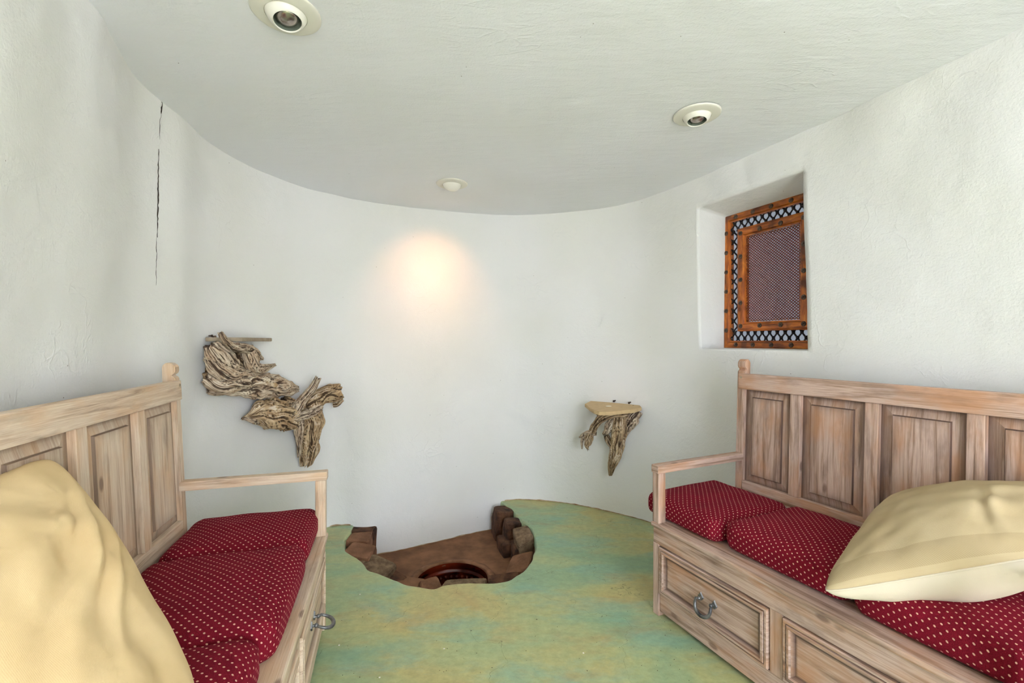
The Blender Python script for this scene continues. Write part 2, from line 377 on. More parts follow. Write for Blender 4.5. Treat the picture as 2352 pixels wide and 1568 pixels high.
# window opening in the right wall
pWL = hit(1605, 640); pWR = hit(1850, 640); aL, aR = ang(pWL), ang(pWR)
WZ0, WZ1 = 1.158, 1.985
def build_wall(name, a0, a1, step_m=.022):
    n = int((a1-a0)*1.7/step_m); aa = list(np.linspace(a0, a1, n))
    zs = list(np.linspace(-.5, 0, 9))+list(np.linspace(0, ZC+.02, 96))[1:]
    hole = a0 <= aR and a1 >= aL
    if hole:
        for t in (aL, aR): aa[int(np.argmin([abs(x-t) for x in aa]))] = t
        for t in (WZ0, WZ1): zs[int(np.argmin([abs(x-t) for x in zs]))] = t
    bm = bmesh.new()
    V = [[bm.verts.new(wall(a, z)) for z in zs] for a in aa]
    for i in range(len(aa)-1):
        for j in range(len(zs)-1):
            if hole and aR-1e-6 <= aa[i] < aL-1e-6 and WZ0-1e-6 <= zs[j] < WZ1-1e-6: continue
            bm.faces.new((V[i][j], V[i+1][j], V[i+1][j+1], V[i][j+1]))
    if hole:
        es = [z for z in zs if WZ0-1e-6 <= z <= WZ1+1e-6]; ea = [a for a in aa if aR-1e-6 <= a <= aL+1e-6]
        global WIN
        n_out = Vector(((pWL.y-pWR.y), -(pWL.x-pWR.x), 0)).normalized()
        if n_out.x < 0: n_out = -n_out
        base = pWL.copy(); base.z = 0; ax = Vector((pWR.x-pWL.x, pWR.y-pWL.y, 0)); wlen = ax.length; ax.normalize()
        WIN = (base+n_out*.20, ax, n_out, wlen)
        def inner(a, z):
            p = wall(a, z, 0, False); s = (p-base).dot(ax); s = .012+(wlen-.024)*s/wlen
            zz = z if z > WZ0+.01 else z
            zz = WZ0+.004+(WZ1-WZ0-.04)*(z-WZ0)/(WZ1-WZ0)
            return base+n_out*.20+ax*s+Vector((0, 0, zz))
        loop = [(a, WZ0) for a in ea]+[(ea[-1], z) for z in es[1:]]+[(a, WZ1) for a in ea[::-1][1:]]+[(ea[0], z) for z in es[::-1][1:-1]]
        idx = {round(a, 7): i for i, a in enumerate(aa)}; idz = {round(z, 7): i for i, z in enumerate(zs)}
        R = 8; prev = [V[idx[round(a, 7)]][idz[round(z, 7)]] for a, z in loop]
        for k in range(1, R+1):
            t = k/R; cur = []
            for a, z in loop:
                p = wall(a, z).lerp(inner(a, z), t); q = p*9
                p += Vector((noise.noise(q), noise.noise(q+Vector((7, 0, 0))), noise.noise(q+Vector((0, 9, 0)))))*.004*math.sin(math.pi*t)
                if k == 1: p -= (inner(a, z)-wall(a, z)).normalized()*.008
                cur.append(bm.verts.new(p))
            m = len(loop)
            for i in range(m): bm.faces.new((prev[i], prev[(i+1) % m], cur[(i+1) % m], cur[i]))
            prev = cur
    fix(bm)
    o = obj(name, bm, M['wall'], smooth=True); o['kind'] = 'structure'; return o
WIN = None
a_crack = ang(hit(362, 450)); a_b1, a_b2 = a_crack, ang(hit(1545, 700))
wl = build_wall('wall_left', a_b1, A1)
wb = build_wall('wall_back', a_b2, a_b1)
wrt = build_wall('wall_right', A0, a_b2)

# crack in the left corner of the plaster, and dirt line along the foot of the wall
def ribbon(pts, widths, off, name, mat, parent, jit=.5):
    bm = bmesh.new(); prev = None
    for (u, v), w in zip(pts, widths):
        p = hit(u, v, off); a = ang(p); z = p.z
        c = wall(a, z, off); t = Vector((math.cos(a), math.sin(a), 0))
        w *= 1+jit*random.uniform(-1, 1)
        cur = (bm.verts.new(c-t*w/2), bm.verts.new(c+t*w/2))
        if prev: bm.faces.new((prev[0], prev[1], cur[1], cur[0]))
        prev = cur
    fix(bm); return obj(name, bm, mat, parent)
def crack(u0, v0, u1, v1, wpx, seed, wob=1.5):
    random.seed(seed); n = max(6, int(abs(v1-v0)/6)); pts = []; ws = []
    for i in range(n+1):
        t = i/n; pts.append((u0+(u1-u0)*t+random.uniform(-1, 1)*wob*.5, v0+(v1-v0)*t)); ws.append(wpx*1.8/F*(math.sin(math.pi*min(max(t, .04), .96))**.35))
    c = ribbon(pts, ws, .0016, 'crack', M['crack'], wl, .45); return c
crack(369, 234, 368, 262, 2.8, 1, 2.5); crack(368, 262, 367, 320, 1.0, 2, 2); crack(365, 342, 362, 545, 2.4, 3); crack(361, 545, 357, 655, 1.0, 4, 2)

# unseen wall added behind the photographer, blocks doorway light to even the side walls
bm = bmesh.new(); box(bm, -1.5, .58, -1.66, -1.58, -.1, ZC+.05, .01); o = obj('wall_front_light_block', bm, M['wall']); o['kind'] = 'structure'
# ceiling
bm = bmesh.new(); nx, ny = 130, 150; g = []
for i in range(nx+1):
    row = []
    for j in range(ny+1):
        x = -2.0+4.4*i/nx; y = -1.6+5.6*j/ny
        z = ZC+.006*noise.noise(Vector((x*1.3, y*1.3, 3)))+.0025*noise.noise(Vector((x*5, y*7, 9)))
        row.append(bm.verts.new((x, y, z)))
    g.append(row)
for i in range(nx):
    for j in range(ny): bm.faces.new((g[i][j], g[i][j+1], g[i+1][j+1], g[i+1][j]))
ce = obj('ceiling', bm, M['ceil'], smooth=True); ce['kind'] = 'structure'

# floor with the pit opening
pit_px = [(811, 1203), (797, 1228), (789, 1241), (788, 1256), (798, 1272), (821, 1284), (842, 1308), (873, 1320), (907, 1334), (930, 1343), (966, 1351), (997, 1352), (1021, 1344), (1073, 1340), (1121, 1340), (1159, 1337), (1190, 1322), (1216, 1301), (1230, 1275), (1234, 1244), (1226, 1215), (1214, 1203), (1200, 1194), (1187, 1180), (1178, 1166), (1164, 1157), (1148, 1148)]
pit = [Vector((*fflo(*p), 0)) for p in pit_px]
pit = catmull(pit, 110)
for p in pit[2:-2]:
    q = Vector((p.x*14, p.y*14, 1)); p.x += .008*noise.noise(q); p.y += .008*noise.noise(q+Vector((9, 3, 0)))
back = [Vector((.02, 3.48, 0)), Vector((-.2, 3.5, 0)), Vector((-.55, 3.38, 0)), Vector((-.98, 3.15, 0)), Vector((-1.0, 3.0, 0))]
hole = pit+back
outer = []
for a in np.linspace(A0, A1, 90):
    p = wall(a, 0, -.06, False); outer.append(Vector((p.x, p.y, 0)))
bm = bmesh.new()
ov = [bm.verts.new(p) for p in outer]; hv = [bm.verts.new(p) for p in hole]
es = [bm.edges.new((ov[i], ov[(i+1) % len(ov)])) for i in range(len(ov))]+[bm.edges.new((hv[i], hv[(i+1) % len(hv)])) for i in range(len(hv))]
bmesh.ops.triangle_fill(bm, use_beauty=True, edges=es)
for f in bm.faces:
    if f.normal.z < 0: f.normal_flip()
# rounded worn lip that turns down into the pit
cen = Vector((-.38, 2.72, 0)); prev = hv[:len(pit)]
for (o_, dz) in ((.006, -.003), (.011, -.010), (.013, -.022), (.014, -.06)):
    cur = []
    for i, p in enumerate(pit):
        d = (cen-p); d.z = 0; d.normalize(); cur.append(bm.verts.new(p+d*o_+Vector((0, 0, dz))))
    for i in range(len(cur)-1): bm.faces.new((prev[i], prev[i+1], cur[i+1], cur[i]))
    prev = cur
fix(bm)
fl = obj('floor', bm, M['floor']); fl['kind'] = 'structure'
if sum(p.normal.z for p in fl.data.polygons) < 0: fl.data.flip_normals()
# unseen ground added outside the doorway to bounce sunlight onto the ceiling
bm = bmesh.new(); box(bm, -6, 6, -9, -1.58, -.12, -.02, .01); o = obj('bounce_ground', bm, M['bounce_ground']); o['kind'] = 'structure'
# dirt line where the wall meets the floor
bm = bmesh.new(); prev = None
for i in range(260):
    a = ang(hit(757+ (1640-757)*i/259, 1190, 0)); p = wall(a, .001, .0); w = .004+.006*abs(noise.noise(Vector((i*.13, 0, 0))))
    d = (Vector((C0[0], C0[1], 0))-p); d.z = 0; d.normalize()
    if 806 < 757+883*i/259 < 1156: prev = None; continue
    cur = (bm.verts.new(p-d*.01), bm.verts.new(p+d*w+Vector((0, 0, .0005))), bm.verts.new(p+Vector((0, 0, w*1.1))+d*.003))
    if prev:
        bm.faces.new((prev[0], prev[1], cur[1], cur[0])); bm.faces.new((prev[1], prev[2], cur[2], cur[1]))
    prev = cur
prev = None
for i in range(90):
    a = ang(hit(855+282*i/89, 1235, 0)); p = wall(a, -.199); w = .002+.008*abs(noise.noise(Vector((i*.07, 5, 0)))); d = (Vector((C0[0], C0[1], 0))-p); d.z = 0; d.normalize()
    cur = (bm.verts.new(p+d*.0015+Vector((0, 0, -.01))), bm.verts.new(p+d*.0015+Vector((0, 0, w))))
    if prev: bm.faces.new((prev[0], prev[1], cur[1], cur[0]))
    prev = cur
fix(bm); obj('dirt_line', bm, M['line_dirt'], wb)
# ------------------------------------------------------------------ window in the right wall
B0, AX, NO, WL = WIN
win = empty('window_1', B0+Vector((0, 0, WZ0))); win['kind'] = 'structure'
win.rotation_euler = (0, 0, math.atan2(AX.y, AX.x))   # local x along window, local -y / +y through wall
ysg = 1 if Matrix.Rotation(math.atan2(AX.y, AX.x), 3, 'Z') @ Vector((0, 1, 0)) @ NO > 0 else -1   # towards outside
Wd, Ht = WL, WZ1-WZ0-.03
def fr(x0, x1, z0, z1, w, y0, y1, name):
    """mitred frame of four bevelled members"""
    for k, (p, q, ip, iq) in enumerate((((x0, z0), (x1, z0), (x0+w, z0+w), (x1-w, z0+w)), ((x1, z0), (x1, z1), (x1-w, z0+w), (x1-w, z1-w)),
                       ((x1, z1), (x0, z1), (x1-w, z1-w), (x0+w, z1-w)), ((x0, z1), (x0, z0), (x0+w, z1-w), (x0+w, z0+w)))):
        bm = bmesh.new(); va = []
        e = Vector((ip[0]-p[0], ip[1]-p[1])).normalized()*.0
        prof = [(0, y0), (.22, y0-.006*ysg), (.75, y0-.006*ysg), (.86, y0+.004*ysg), (1, y0+.006*ysg), (1, y1), (0, y1)]
        A = [bm.verts.new((p[0]+(ip[0]-p[0])*t, yy, p[1]+(ip[1]-p[1])*t)) for t, yy in prof]
        B = [bm.verts.new((q[0]+(iq[0]-q[0])*t, yy, q[1]+(iq[1]-q[1])*t)) for t, yy in prof]
        for i in range(len(prof)):
            j = (i+1) % len(prof); bm.faces.new((A[i], A[j], B[j], B[i]))
        bm.faces.new(A); bm.faces.new(B[::-1]); fix(bm)
        uv_box(bm, 0 if k % 2 == 0 else 2, (random.random()*9, random.random()*9))
        obj(name, bm, M['hardwood'], win)
ow, gap, iw = .047, .058, .052
i0 = ow+gap
fr(0, Wd, 0, Ht, ow, 0, .03*ysg, 'outer_frame')
fr(i0, Wd-i0, i0-.004, Ht-i0+.004, iw, -.010*ysg, .02*ysg, 'inner_frame')
def bars(bm, x0, x1, z0, z1, px, pz, r, y, nodes=None, ax=0., az=0.):
    """crossed diagonal bars clipped to a rectangle"""
    sl = pz/px; W_, H_ = x1-x0, z1-z0
    for sg in (1, -1):
        n = int((W_*sl+H_)/pz)+2
        for k in range(-2, n+2):
            c = k*pz+(0 if sg == -1 else -W_*sl)+az-sg*sl*ax
            # z = sg*sl*x + c   in 0..W,0..H
            ts = []
            for X in (0, W_):
                Z = sg*sl*X+c
                if -1e-9 <= Z <= H_+1e-9: ts.append((X, Z))
            for Z in (0, H_):
                X = (Z-c)/(sg*sl)
                if 1e-9 < X < W_-1e-9: ts.append((X, Z))
            if len(ts) < 2: continue
            ts.sort(); a, b = ts[0], ts[-1]
            if math.hypot(b[0]-a[0], b[1]-a[1]) < .004: continue
            tube(bm, [(x0+a[0], y+sg*r*.3, z0+a[1]), (x0+b[0], y+sg*r*.3, z0+b[1])], r, 4, False)
    if nodes:
        for i in range(-4, int(W_/px*4)+4):
            for j in range(-4, int(H_/pz*4)+4):
                X, Z = i*px/4+ax, j*pz/4+az
                cc = W_*sl
                # intersections of the two families
                s1 = ((Z-az)-sl*(X-ax)+W_*sl)/pz; s2 = ((Z-az)+sl*(X-ax))/pz
                if abs(s1-round(s1)) < .02 and abs(s2-round(s2)) < .02 and 0 <= X <= W_ and 0 <= Z <= H_:
                    bmesh.ops.create_uvsphere(bm, u_segments=8, v_segments=5, radius=nodes, matrix=Matrix.Translation((x0+X, y, z0+Z)) @ Matrix.Diagonal((1, .8, 1.15, 1)))
for (x0, x1, z0, z1) in ((ow, Wd-ow, ow, i0), (ow, Wd-ow, Ht-i0, Ht-ow), (ow, i0, i0, Ht-i0), (Wd-i0, Wd-ow, i0, Ht-i0)):
    bm = bmesh.new()
    w_ = x1-x0; h_ = z1-z0; npx = max(1, round(w_/.044)); px = w_/npx; npz = max(1, round(h_/.058)); pz = h_/npz
    bars(bm, x0, x1, z0, z1, px, pz, .0048, .012*ysg, .0095, px/4 if h_ > w_ else 0, pz/4 if w_ > h_ else 0)
    o = obj('iron_lattice', bm, M['black_iron'], win, True); o['kind'] = 'stuff'
bm = bmesh.new(); x0, x1, z0, z1 = i0+iw, Wd-i0-iw, i0+iw, Ht-i0-iw
bars(bm, x0, x1, z0, z1, (x1-x0)/18, (z1-z0)/32, .0026, .006*ysg, None)
o = obj('fine_lattice', bm, M['fine'], win); o['kind'] = 'stuff'
bm = bmesh.new()   # beads round the fine lattice
for i in range(33):
    z = z0+(z1-z0)*i/32
    for x in (x0+.003, x1-.003): bmesh.ops.create_icosphere(bm, subdivisions=1, radius=.0045, matrix=Matrix.Translation((x, 0, z)))
for i in range(1, 18):
    x = x0+(x1-x0)*i/18
    for z in (z0+.003, z1-.003): bmesh.ops.create_icosphere(bm, subdivisions=1, radius=.0045, matrix=Matrix.Translation((x, 0, z)))
o = obj('bead_border', bm, M['hardwood'], win, True); o['kind'] = 'stuff'
bm = bmesh.new(); box(bm, 0.0, Wd, .034*ysg, .038*ysg, 0.0, Ht, 0); obj('pane', bm, M['pane'], win)
bm = bmesh.new()   # rosette stud, shared mesh
m = Matrix.Rotation(math.pi/2*ysg, 4, 'X')
lathe(bm, [(.0005, .0075), (.004, .007), (.0065, .0035), (.0075, .0045), (.0125, .003), (.0135, 0)], 10, m); fix(bm)
stud0 = obj('stud', bm, M['stud'], win, True); first = True
def stud(x, z, y):
    global first
    if first: s = stud0; first = False
    else: s = stud0.copy(); COL.objects.link(s); s.parent = win
    s.location = (x, y, z)
for i in range(5):
    x = .035+(Wd-.07)*(i+.5)/5
    for z in (ow*.5, Ht-ow*.5): stud(x, z, -.006*ysg)
for i in range(6):
    z = .05+(Ht-.1)*(i+.5)/6
    for x in (ow*.5, Wd-ow*.5): stud(x, z, -.006*ysg)
for i in range(4):
    x = i0+iw/2+(Wd-2*i0-iw)*i/3
    for z in (i0+iw/2, Ht-i0-iw/2): stud(x, z, -.016*ysg)
for i in range(1, 4):
    z = i0+iw/2+(Ht-2*i0-iw)*i/4
    for x in (i0+iw/2, Wd-i0-iw/2): stud(x, z, -.016*ysg)

# ------------------------------------------------------------------ benches
def stain_attr(o, vals):
    at = o.data.attributes.new('stain', 'FLOAT', 'POINT'); at.data.foreach_set('value', vals)
def bench(name, label, origin, sd, dims, mat, sgn, handles):
    a_, S, T, zb, rk, pitch, D, Lb, dv = dims
    root = empty(name, (origin[0], origin[1], 0), math.atan2(sd[1], sd[0])); tag(root, label, 'bench')
    rng = random.Random(hash(sgn)+5)
    def piece(nm, s0, s1, d0, d1, z0, z1, grain=0, parent=root, bev=.003, lab=None):
        bm = bmesh.new(); box(bm, s0, s1, sgn*d0, sgn*d1, z0, z1, bev); bm.normal_update()
        uv_box(bm, grain, (rng.random()*9, rng.random()*9)); o = obj(nm, bm, mat, parent)
        if lab: o['label'] = lab
        return o
    rb = lambda z: D+rk*max(0, z-S)/(T-S)
    def shear(o):   # rake the back
        for v in o.data.vertices: v.co.y += sgn*(rb(v.co.z)-D)
        return o
    # base
    for s0 in (0, Lb-.034):
        piece('leg', s0, s0+.034, .004, .05, 0, .315, 2); piece('leg', s0, s0+.034, D-.02, D+.025, 0, S-.02, 2)
    piece('base_rail', .034, Lb-.034, .010, .032, .022, .100, 0)
    piece('apron', 0, Lb, .006, .032, .312, S-.021, 0)
    piece('seat_board', -.004, Lb+.004, -.006, D+.002, S-.02, S, 0, bev=.006)
    for s0 in (.006, Lb-.026): piece('side_panel', s0, s0+.02, .05, D-.02, .03, S-.021, 1)
    piece('back_board', .034, Lb-.034, D, D+.018, .03, S-.021, 0)
    for q in dv: piece('divider', q-.022, q+.022, .008, .04, .100, .312, 2)
    # drawers
    for di, (s0, s1) in enumerate(zip((.038,)+tuple(q+.026 for q in dv), tuple(q-.026 for q in dv)+(Lb-.038,))):
        bm = bmesh.new(); L = []
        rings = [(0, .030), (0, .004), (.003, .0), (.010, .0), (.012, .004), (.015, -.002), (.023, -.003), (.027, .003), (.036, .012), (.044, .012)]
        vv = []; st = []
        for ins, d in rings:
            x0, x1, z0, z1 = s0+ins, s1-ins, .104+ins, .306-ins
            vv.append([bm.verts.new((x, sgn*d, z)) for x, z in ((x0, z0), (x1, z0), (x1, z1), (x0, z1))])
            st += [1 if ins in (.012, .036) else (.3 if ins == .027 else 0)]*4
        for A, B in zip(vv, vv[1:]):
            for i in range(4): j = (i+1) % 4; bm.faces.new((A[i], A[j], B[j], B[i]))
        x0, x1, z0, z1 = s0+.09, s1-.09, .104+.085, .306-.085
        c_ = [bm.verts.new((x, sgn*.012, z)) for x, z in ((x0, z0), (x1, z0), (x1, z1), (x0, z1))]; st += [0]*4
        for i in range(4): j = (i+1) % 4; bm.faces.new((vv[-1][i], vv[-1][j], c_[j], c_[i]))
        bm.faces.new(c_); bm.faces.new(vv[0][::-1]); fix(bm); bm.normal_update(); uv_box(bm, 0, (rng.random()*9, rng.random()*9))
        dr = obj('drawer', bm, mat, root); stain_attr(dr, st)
        dr['label'] = 'recessed drawer front, far from the camera' if di == 0 else ('recessed drawer front, nearest the camera' if di == len(dv) else 'recessed drawer front, second from the far end')
        # drop pull
        hb = bmesh.new(); cx_, cz_ = (s0+s1)/2, .200; yy = lambda d: sgn*d
        P = []
        for q in range(15):
            t = math.pi*q/14; lift = handles
            x = cx_-.036*math.cos(t)*(1+.18*math.sin(t)); drop = .050*math.sin(t)**.8
            P.append((x, yy(-.012-drop*lift), cz_-drop*math.sqrt(1-lift*lift)))
        P = [(cx_-.028, yy(-.010), cz_)]+P+[(cx_+.028, yy(-.010), cz_)]
        tube(hb, P, [.0040]+[.0048+.0024*math.sin(math.pi*i/14) for i in range(15)]+[.0035], 10)
        fix(hb); h = obj('handle', hb, M['iron'], dr, True); h['label'] = 'grey iron drop pull'
        for sx in (-1, 1):
            mb = bmesh.new(); mx_ = cx_+sx*.032
            pts = [(0, .020), (.008, .008), (.014, .0), (.008, -.008), (0, -.016), (-.008, -.008), (-.014, 0), (-.008, .008)]
            A = [mb.verts.new((mx_+p[0], yy(.012), cz_+p[1])) for p in pts]; B = [mb.verts.new((mx_+p[0]*.85, yy(.007), cz_+p[1]*.85)) for p in pts]
            for i in range(8): j = (i+1) % 8; mb.faces.new((A[i], A[j], B[j], B[i]))
            mb.faces.new(B)
            bmesh.ops.create_uvsphere(mb, u_segments=12, v_segments=8, radius=.0075, matrix=Matrix.Translation((mx_-sx*.004, yy(-.004), cz_)))
            tube(mb, [(mx_-sx*.004, yy(.012), cz_), (mx_-sx*.004, yy(-.004), cz_)], .005, 8)
            fix(mb); obj('handle_mount', mb, M['iron'], dr, True, 40)
    # arms
    for s0 in (0, Lb-.040):
        piece('arm_post', s0+.001, s0+.039, .0, .040, S, a_-.036, 2)
        piece('armrest', s0-.001, s0+.042, -.006, rb(a_)+.006, a_-.036, a_, 1, bev=.005)
    # back posts with carved finial
    zr = T-.075
    for s0 in (0, Lb-.040):
        d0, d1 = D, D+.042
        prof = [(d0, S-.02), (d0, T+.008), (d0+.003, T+.013), (d0+.011, T+.019), (d0+.011, T+.022), (d0+.002, T+.029), (d0-.001, T+.037), (d0-.001, T+.052), (d0+.003, T+.060), (d0+.012, T+.067), (d0+.022, T+.069), (d1-.012, T+.067), (d1-.004, T+.060), (d1, T+.050), (d1, S-.02)]
        bm = bmesh.new()
        A = [bm.verts.new((s0, sgn*d, z)) for d, z in prof]; B = [bm.verts.new((s0+.040, sgn*d, z)) for d, z in prof]
        for i in range(len(prof)): j = (i+1) % len(prof); bm.faces.new((A[i], A[j], B[j], B[i]))
        bm.faces.new(A); bm.faces.new(B[::-1]); fix(bm)
        bmesh.ops.bevel(bm, geom=[e for e in bm.edges if abs(e.verts[0].co.x-e.verts[1].co.x) < 1e-6], offset=.0025, segments=2, affect='EDGES')
        bm.normal_update(); uv_box(bm, 2, (rng.random()*9, rng.random()*9)); shear(obj('back_post', bm, mat, root))
    shear(piece('top_rail', .012, Lb-.012, D-.010, D+.020, zr, T, 0, bev=.004))
    for s0 in (.024, Lb-.024):
        bm = bmesh.new(); lathe(bm, [(.0005, .0015), (.005, .0012), (.006, 0)], 14, Matrix.Translation((s0+.004, sgn*(D-.0105), T-.018)) @ Matrix.Rotation(math.pi/2*sgn, 4, 'X')); fix(bm)
        shear(obj('dowel_peg', bm, M['board'], root))
    shear(piece('bottom_rail', .040, Lb-.040, D-.002, D+.026, S+.012, zb, 0))
    xs = [.040]
    nst = round(Lb/pitch)-1
    for i in range(1, nst+1):
        c = pitch*i+.002; shear(piece('back_stile', c-.0225, c+.0225, D-.003, D+.022, zb, zr, 2)); xs += [c-.0225, c+.0225]
    xs.append(Lb-.040)
    for q in range(nst+1):
        x0, x1 = xs[2*q], xs[2*q+1]; z0, z1 = zb-.004, zr+.004
        bm = bmesh.new(); vv = []; st = []
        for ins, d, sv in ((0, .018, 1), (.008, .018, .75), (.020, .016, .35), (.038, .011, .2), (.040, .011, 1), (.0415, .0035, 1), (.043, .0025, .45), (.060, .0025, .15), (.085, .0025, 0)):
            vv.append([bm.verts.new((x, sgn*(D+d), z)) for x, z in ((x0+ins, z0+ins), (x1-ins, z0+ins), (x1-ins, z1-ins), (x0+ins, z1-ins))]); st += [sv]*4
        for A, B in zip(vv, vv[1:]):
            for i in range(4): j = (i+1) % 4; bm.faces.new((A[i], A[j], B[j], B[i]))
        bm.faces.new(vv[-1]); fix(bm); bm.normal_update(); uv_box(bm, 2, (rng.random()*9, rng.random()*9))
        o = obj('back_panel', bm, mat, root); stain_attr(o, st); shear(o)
    return root
dimsL = (.661, .393, 1.050, .515, .031, .298, .504, 1.50, (.590, 1.04))
dimsR = (.659, .405, 1.044, .528, .023, .289, .520, 1.174, (.568,))
LO, LT = (-.783, 1.896), .273; RO, RT = (.622, 1.988), .435
benchL = bench('bench', 'limed pine settle bench along the left wall, red cushions on it', LO, (math.sin(LT), -math.cos(LT)), dimsL, M['wood_l'], -1, .93)
benchR = bench('bench', 'limed pine settle bench with drawers below the lattice window, darker right-hand one', RO, (math.sin(RT), -math.cos(RT)), dimsR, M['wood_r'], 1, .25)
def loc(side, s, d):
    if side == 'L': return Vector((LO[0]+math.sin(LT)*s-math.cos(LT)*d, LO[1]-math.cos(LT)*s-math.sin(LT)*d, 0))
    return Vector((RO[0]+math.sin(RT)*s+math.cos(RT)*d, RO[1]-math.cos(RT)*s+math.sin(RT)*d, 0))

# ------------------------------------------------------------------ seat cushions
def cushion(label, side, s0, s1, d0, d1, z0, th, seed, group):
    bm = bmesh.new(); n = 26; rng = random.Random(seed); sx, sy = (s1-s0)/2, (d1-d0)/2; hz = th/2; r = .036
    bmesh.ops.create_cube(bm, size=2); bmesh.ops.subdivide_edges(bm, edges=bm.edges[:], cuts=n, use_grid_fill=True)
    L = bm.loops.layers.uv.verify(); bm.normal_update()
    sgn = -1 if side == 'L' else 1
    uvs = {}
    for f in bm.faces:
        nn = f.normal; ax = max(range(3), key=lambda i: abs(nn[i]))
        for l in f.loops:
            c = l.vert.co
            if ax == 2: uv = (c.x*sx, c.y*sy)
            elif ax == 1: uv = (c.x*sx, (1 if nn.y > 0 else -1)*(sy+hz-c.z*hz))
            else: uv = ((1 if nn.x > 0 else -1)*(sx+hz-c.z*hz), c.y*sy)
            l[L].uv = (uv[0]+1, uv[1]+1)
    for v in bm.verts:
        c = v.co.copy(); p = Vector((c.x*sx, c.y*sy, c.z*hz)); q = Vector((max(-sx+r, min(sx-r, p.x)), max(-sy+r, min(sy-r, p.y)), max(-hz+r*.9, min(hz-r*.9, p.z))))
        d = p-q
        if d.length > 0: p = q+d.normalized()*min(r, max(abs(d.x), abs(d.y), abs(d.z)))
        e = max(0, 1-abs(c.x)**2.6)*max(0, 1-abs(c.y)**2.6)
        p.z += (.016*e if c.z > -.5 else 0)+.006*noise.noise(Vector((c.x*2, c.y*2, seed)))*(c.z > 0)
        if c.z < 0: pass
        bulge = 1+.006*(1-c.z*c.z); p.x *= bulge; p.y *= bulge
        # slightly rounded plan corners
        k = (abs(c.x)*abs(c.y))**6; p.x -= math.copysign(.012*k, c.x); p.y -= math.copysign(.012*k, c.y)
        v.co = Vector((p.x, sgn*p.y, p.z+hz))
    fix(bm)
    o = obj('seat_cushion', bm, M['cushion'], smooth=True)
    w = loc(side, (s0+s1)/2, (d0+d1)/2); o.location = (w.x, w.y, z0)
    sd = (math.sin(LT), -math.cos(LT)) if side == 'L' else (math.sin(RT), -math.cos(RT))
    o.rotation_euler = (0, 0, math.atan2(sd[1], sd[0])); tag(o, label, 'cushion', group); return o
gl, gr = 'red dotted seat cushions on the left bench', 'red dotted seat cushions on the right bench'
cushion('red dotted seat cushion on the left bench, farthest, beside the far armrest', 'L', -.045, .318, .030, .492, .394, .098, 1, gl)
cushion('red dotted seat cushion in the middle of the left bench', 'L', .320, .815, .022, .492, .394, .102, 2, gl)
cushion('red dotted seat cushion on the left bench, nearest, below the cream pillow', 'L', .818, 1.452, .040, .492, .394, .100, 3, gl)
cushion('red dotted seat cushion on the right bench, farthest, poking past the armrest post', 'R', -.112, .300, .045, .512, .406, .092, 4, gr)
cushion('red dotted seat cushion on the right bench, middle, touched by the tan pillow corner', 'R', .304, .750, .060, .512, .406, .098, 5, gr)
cushion('red dotted seat cushion on the right bench, nearest, under the tan pillow', 'R', .754, 1.134, .050, .512, .406, .100, 6, gr)

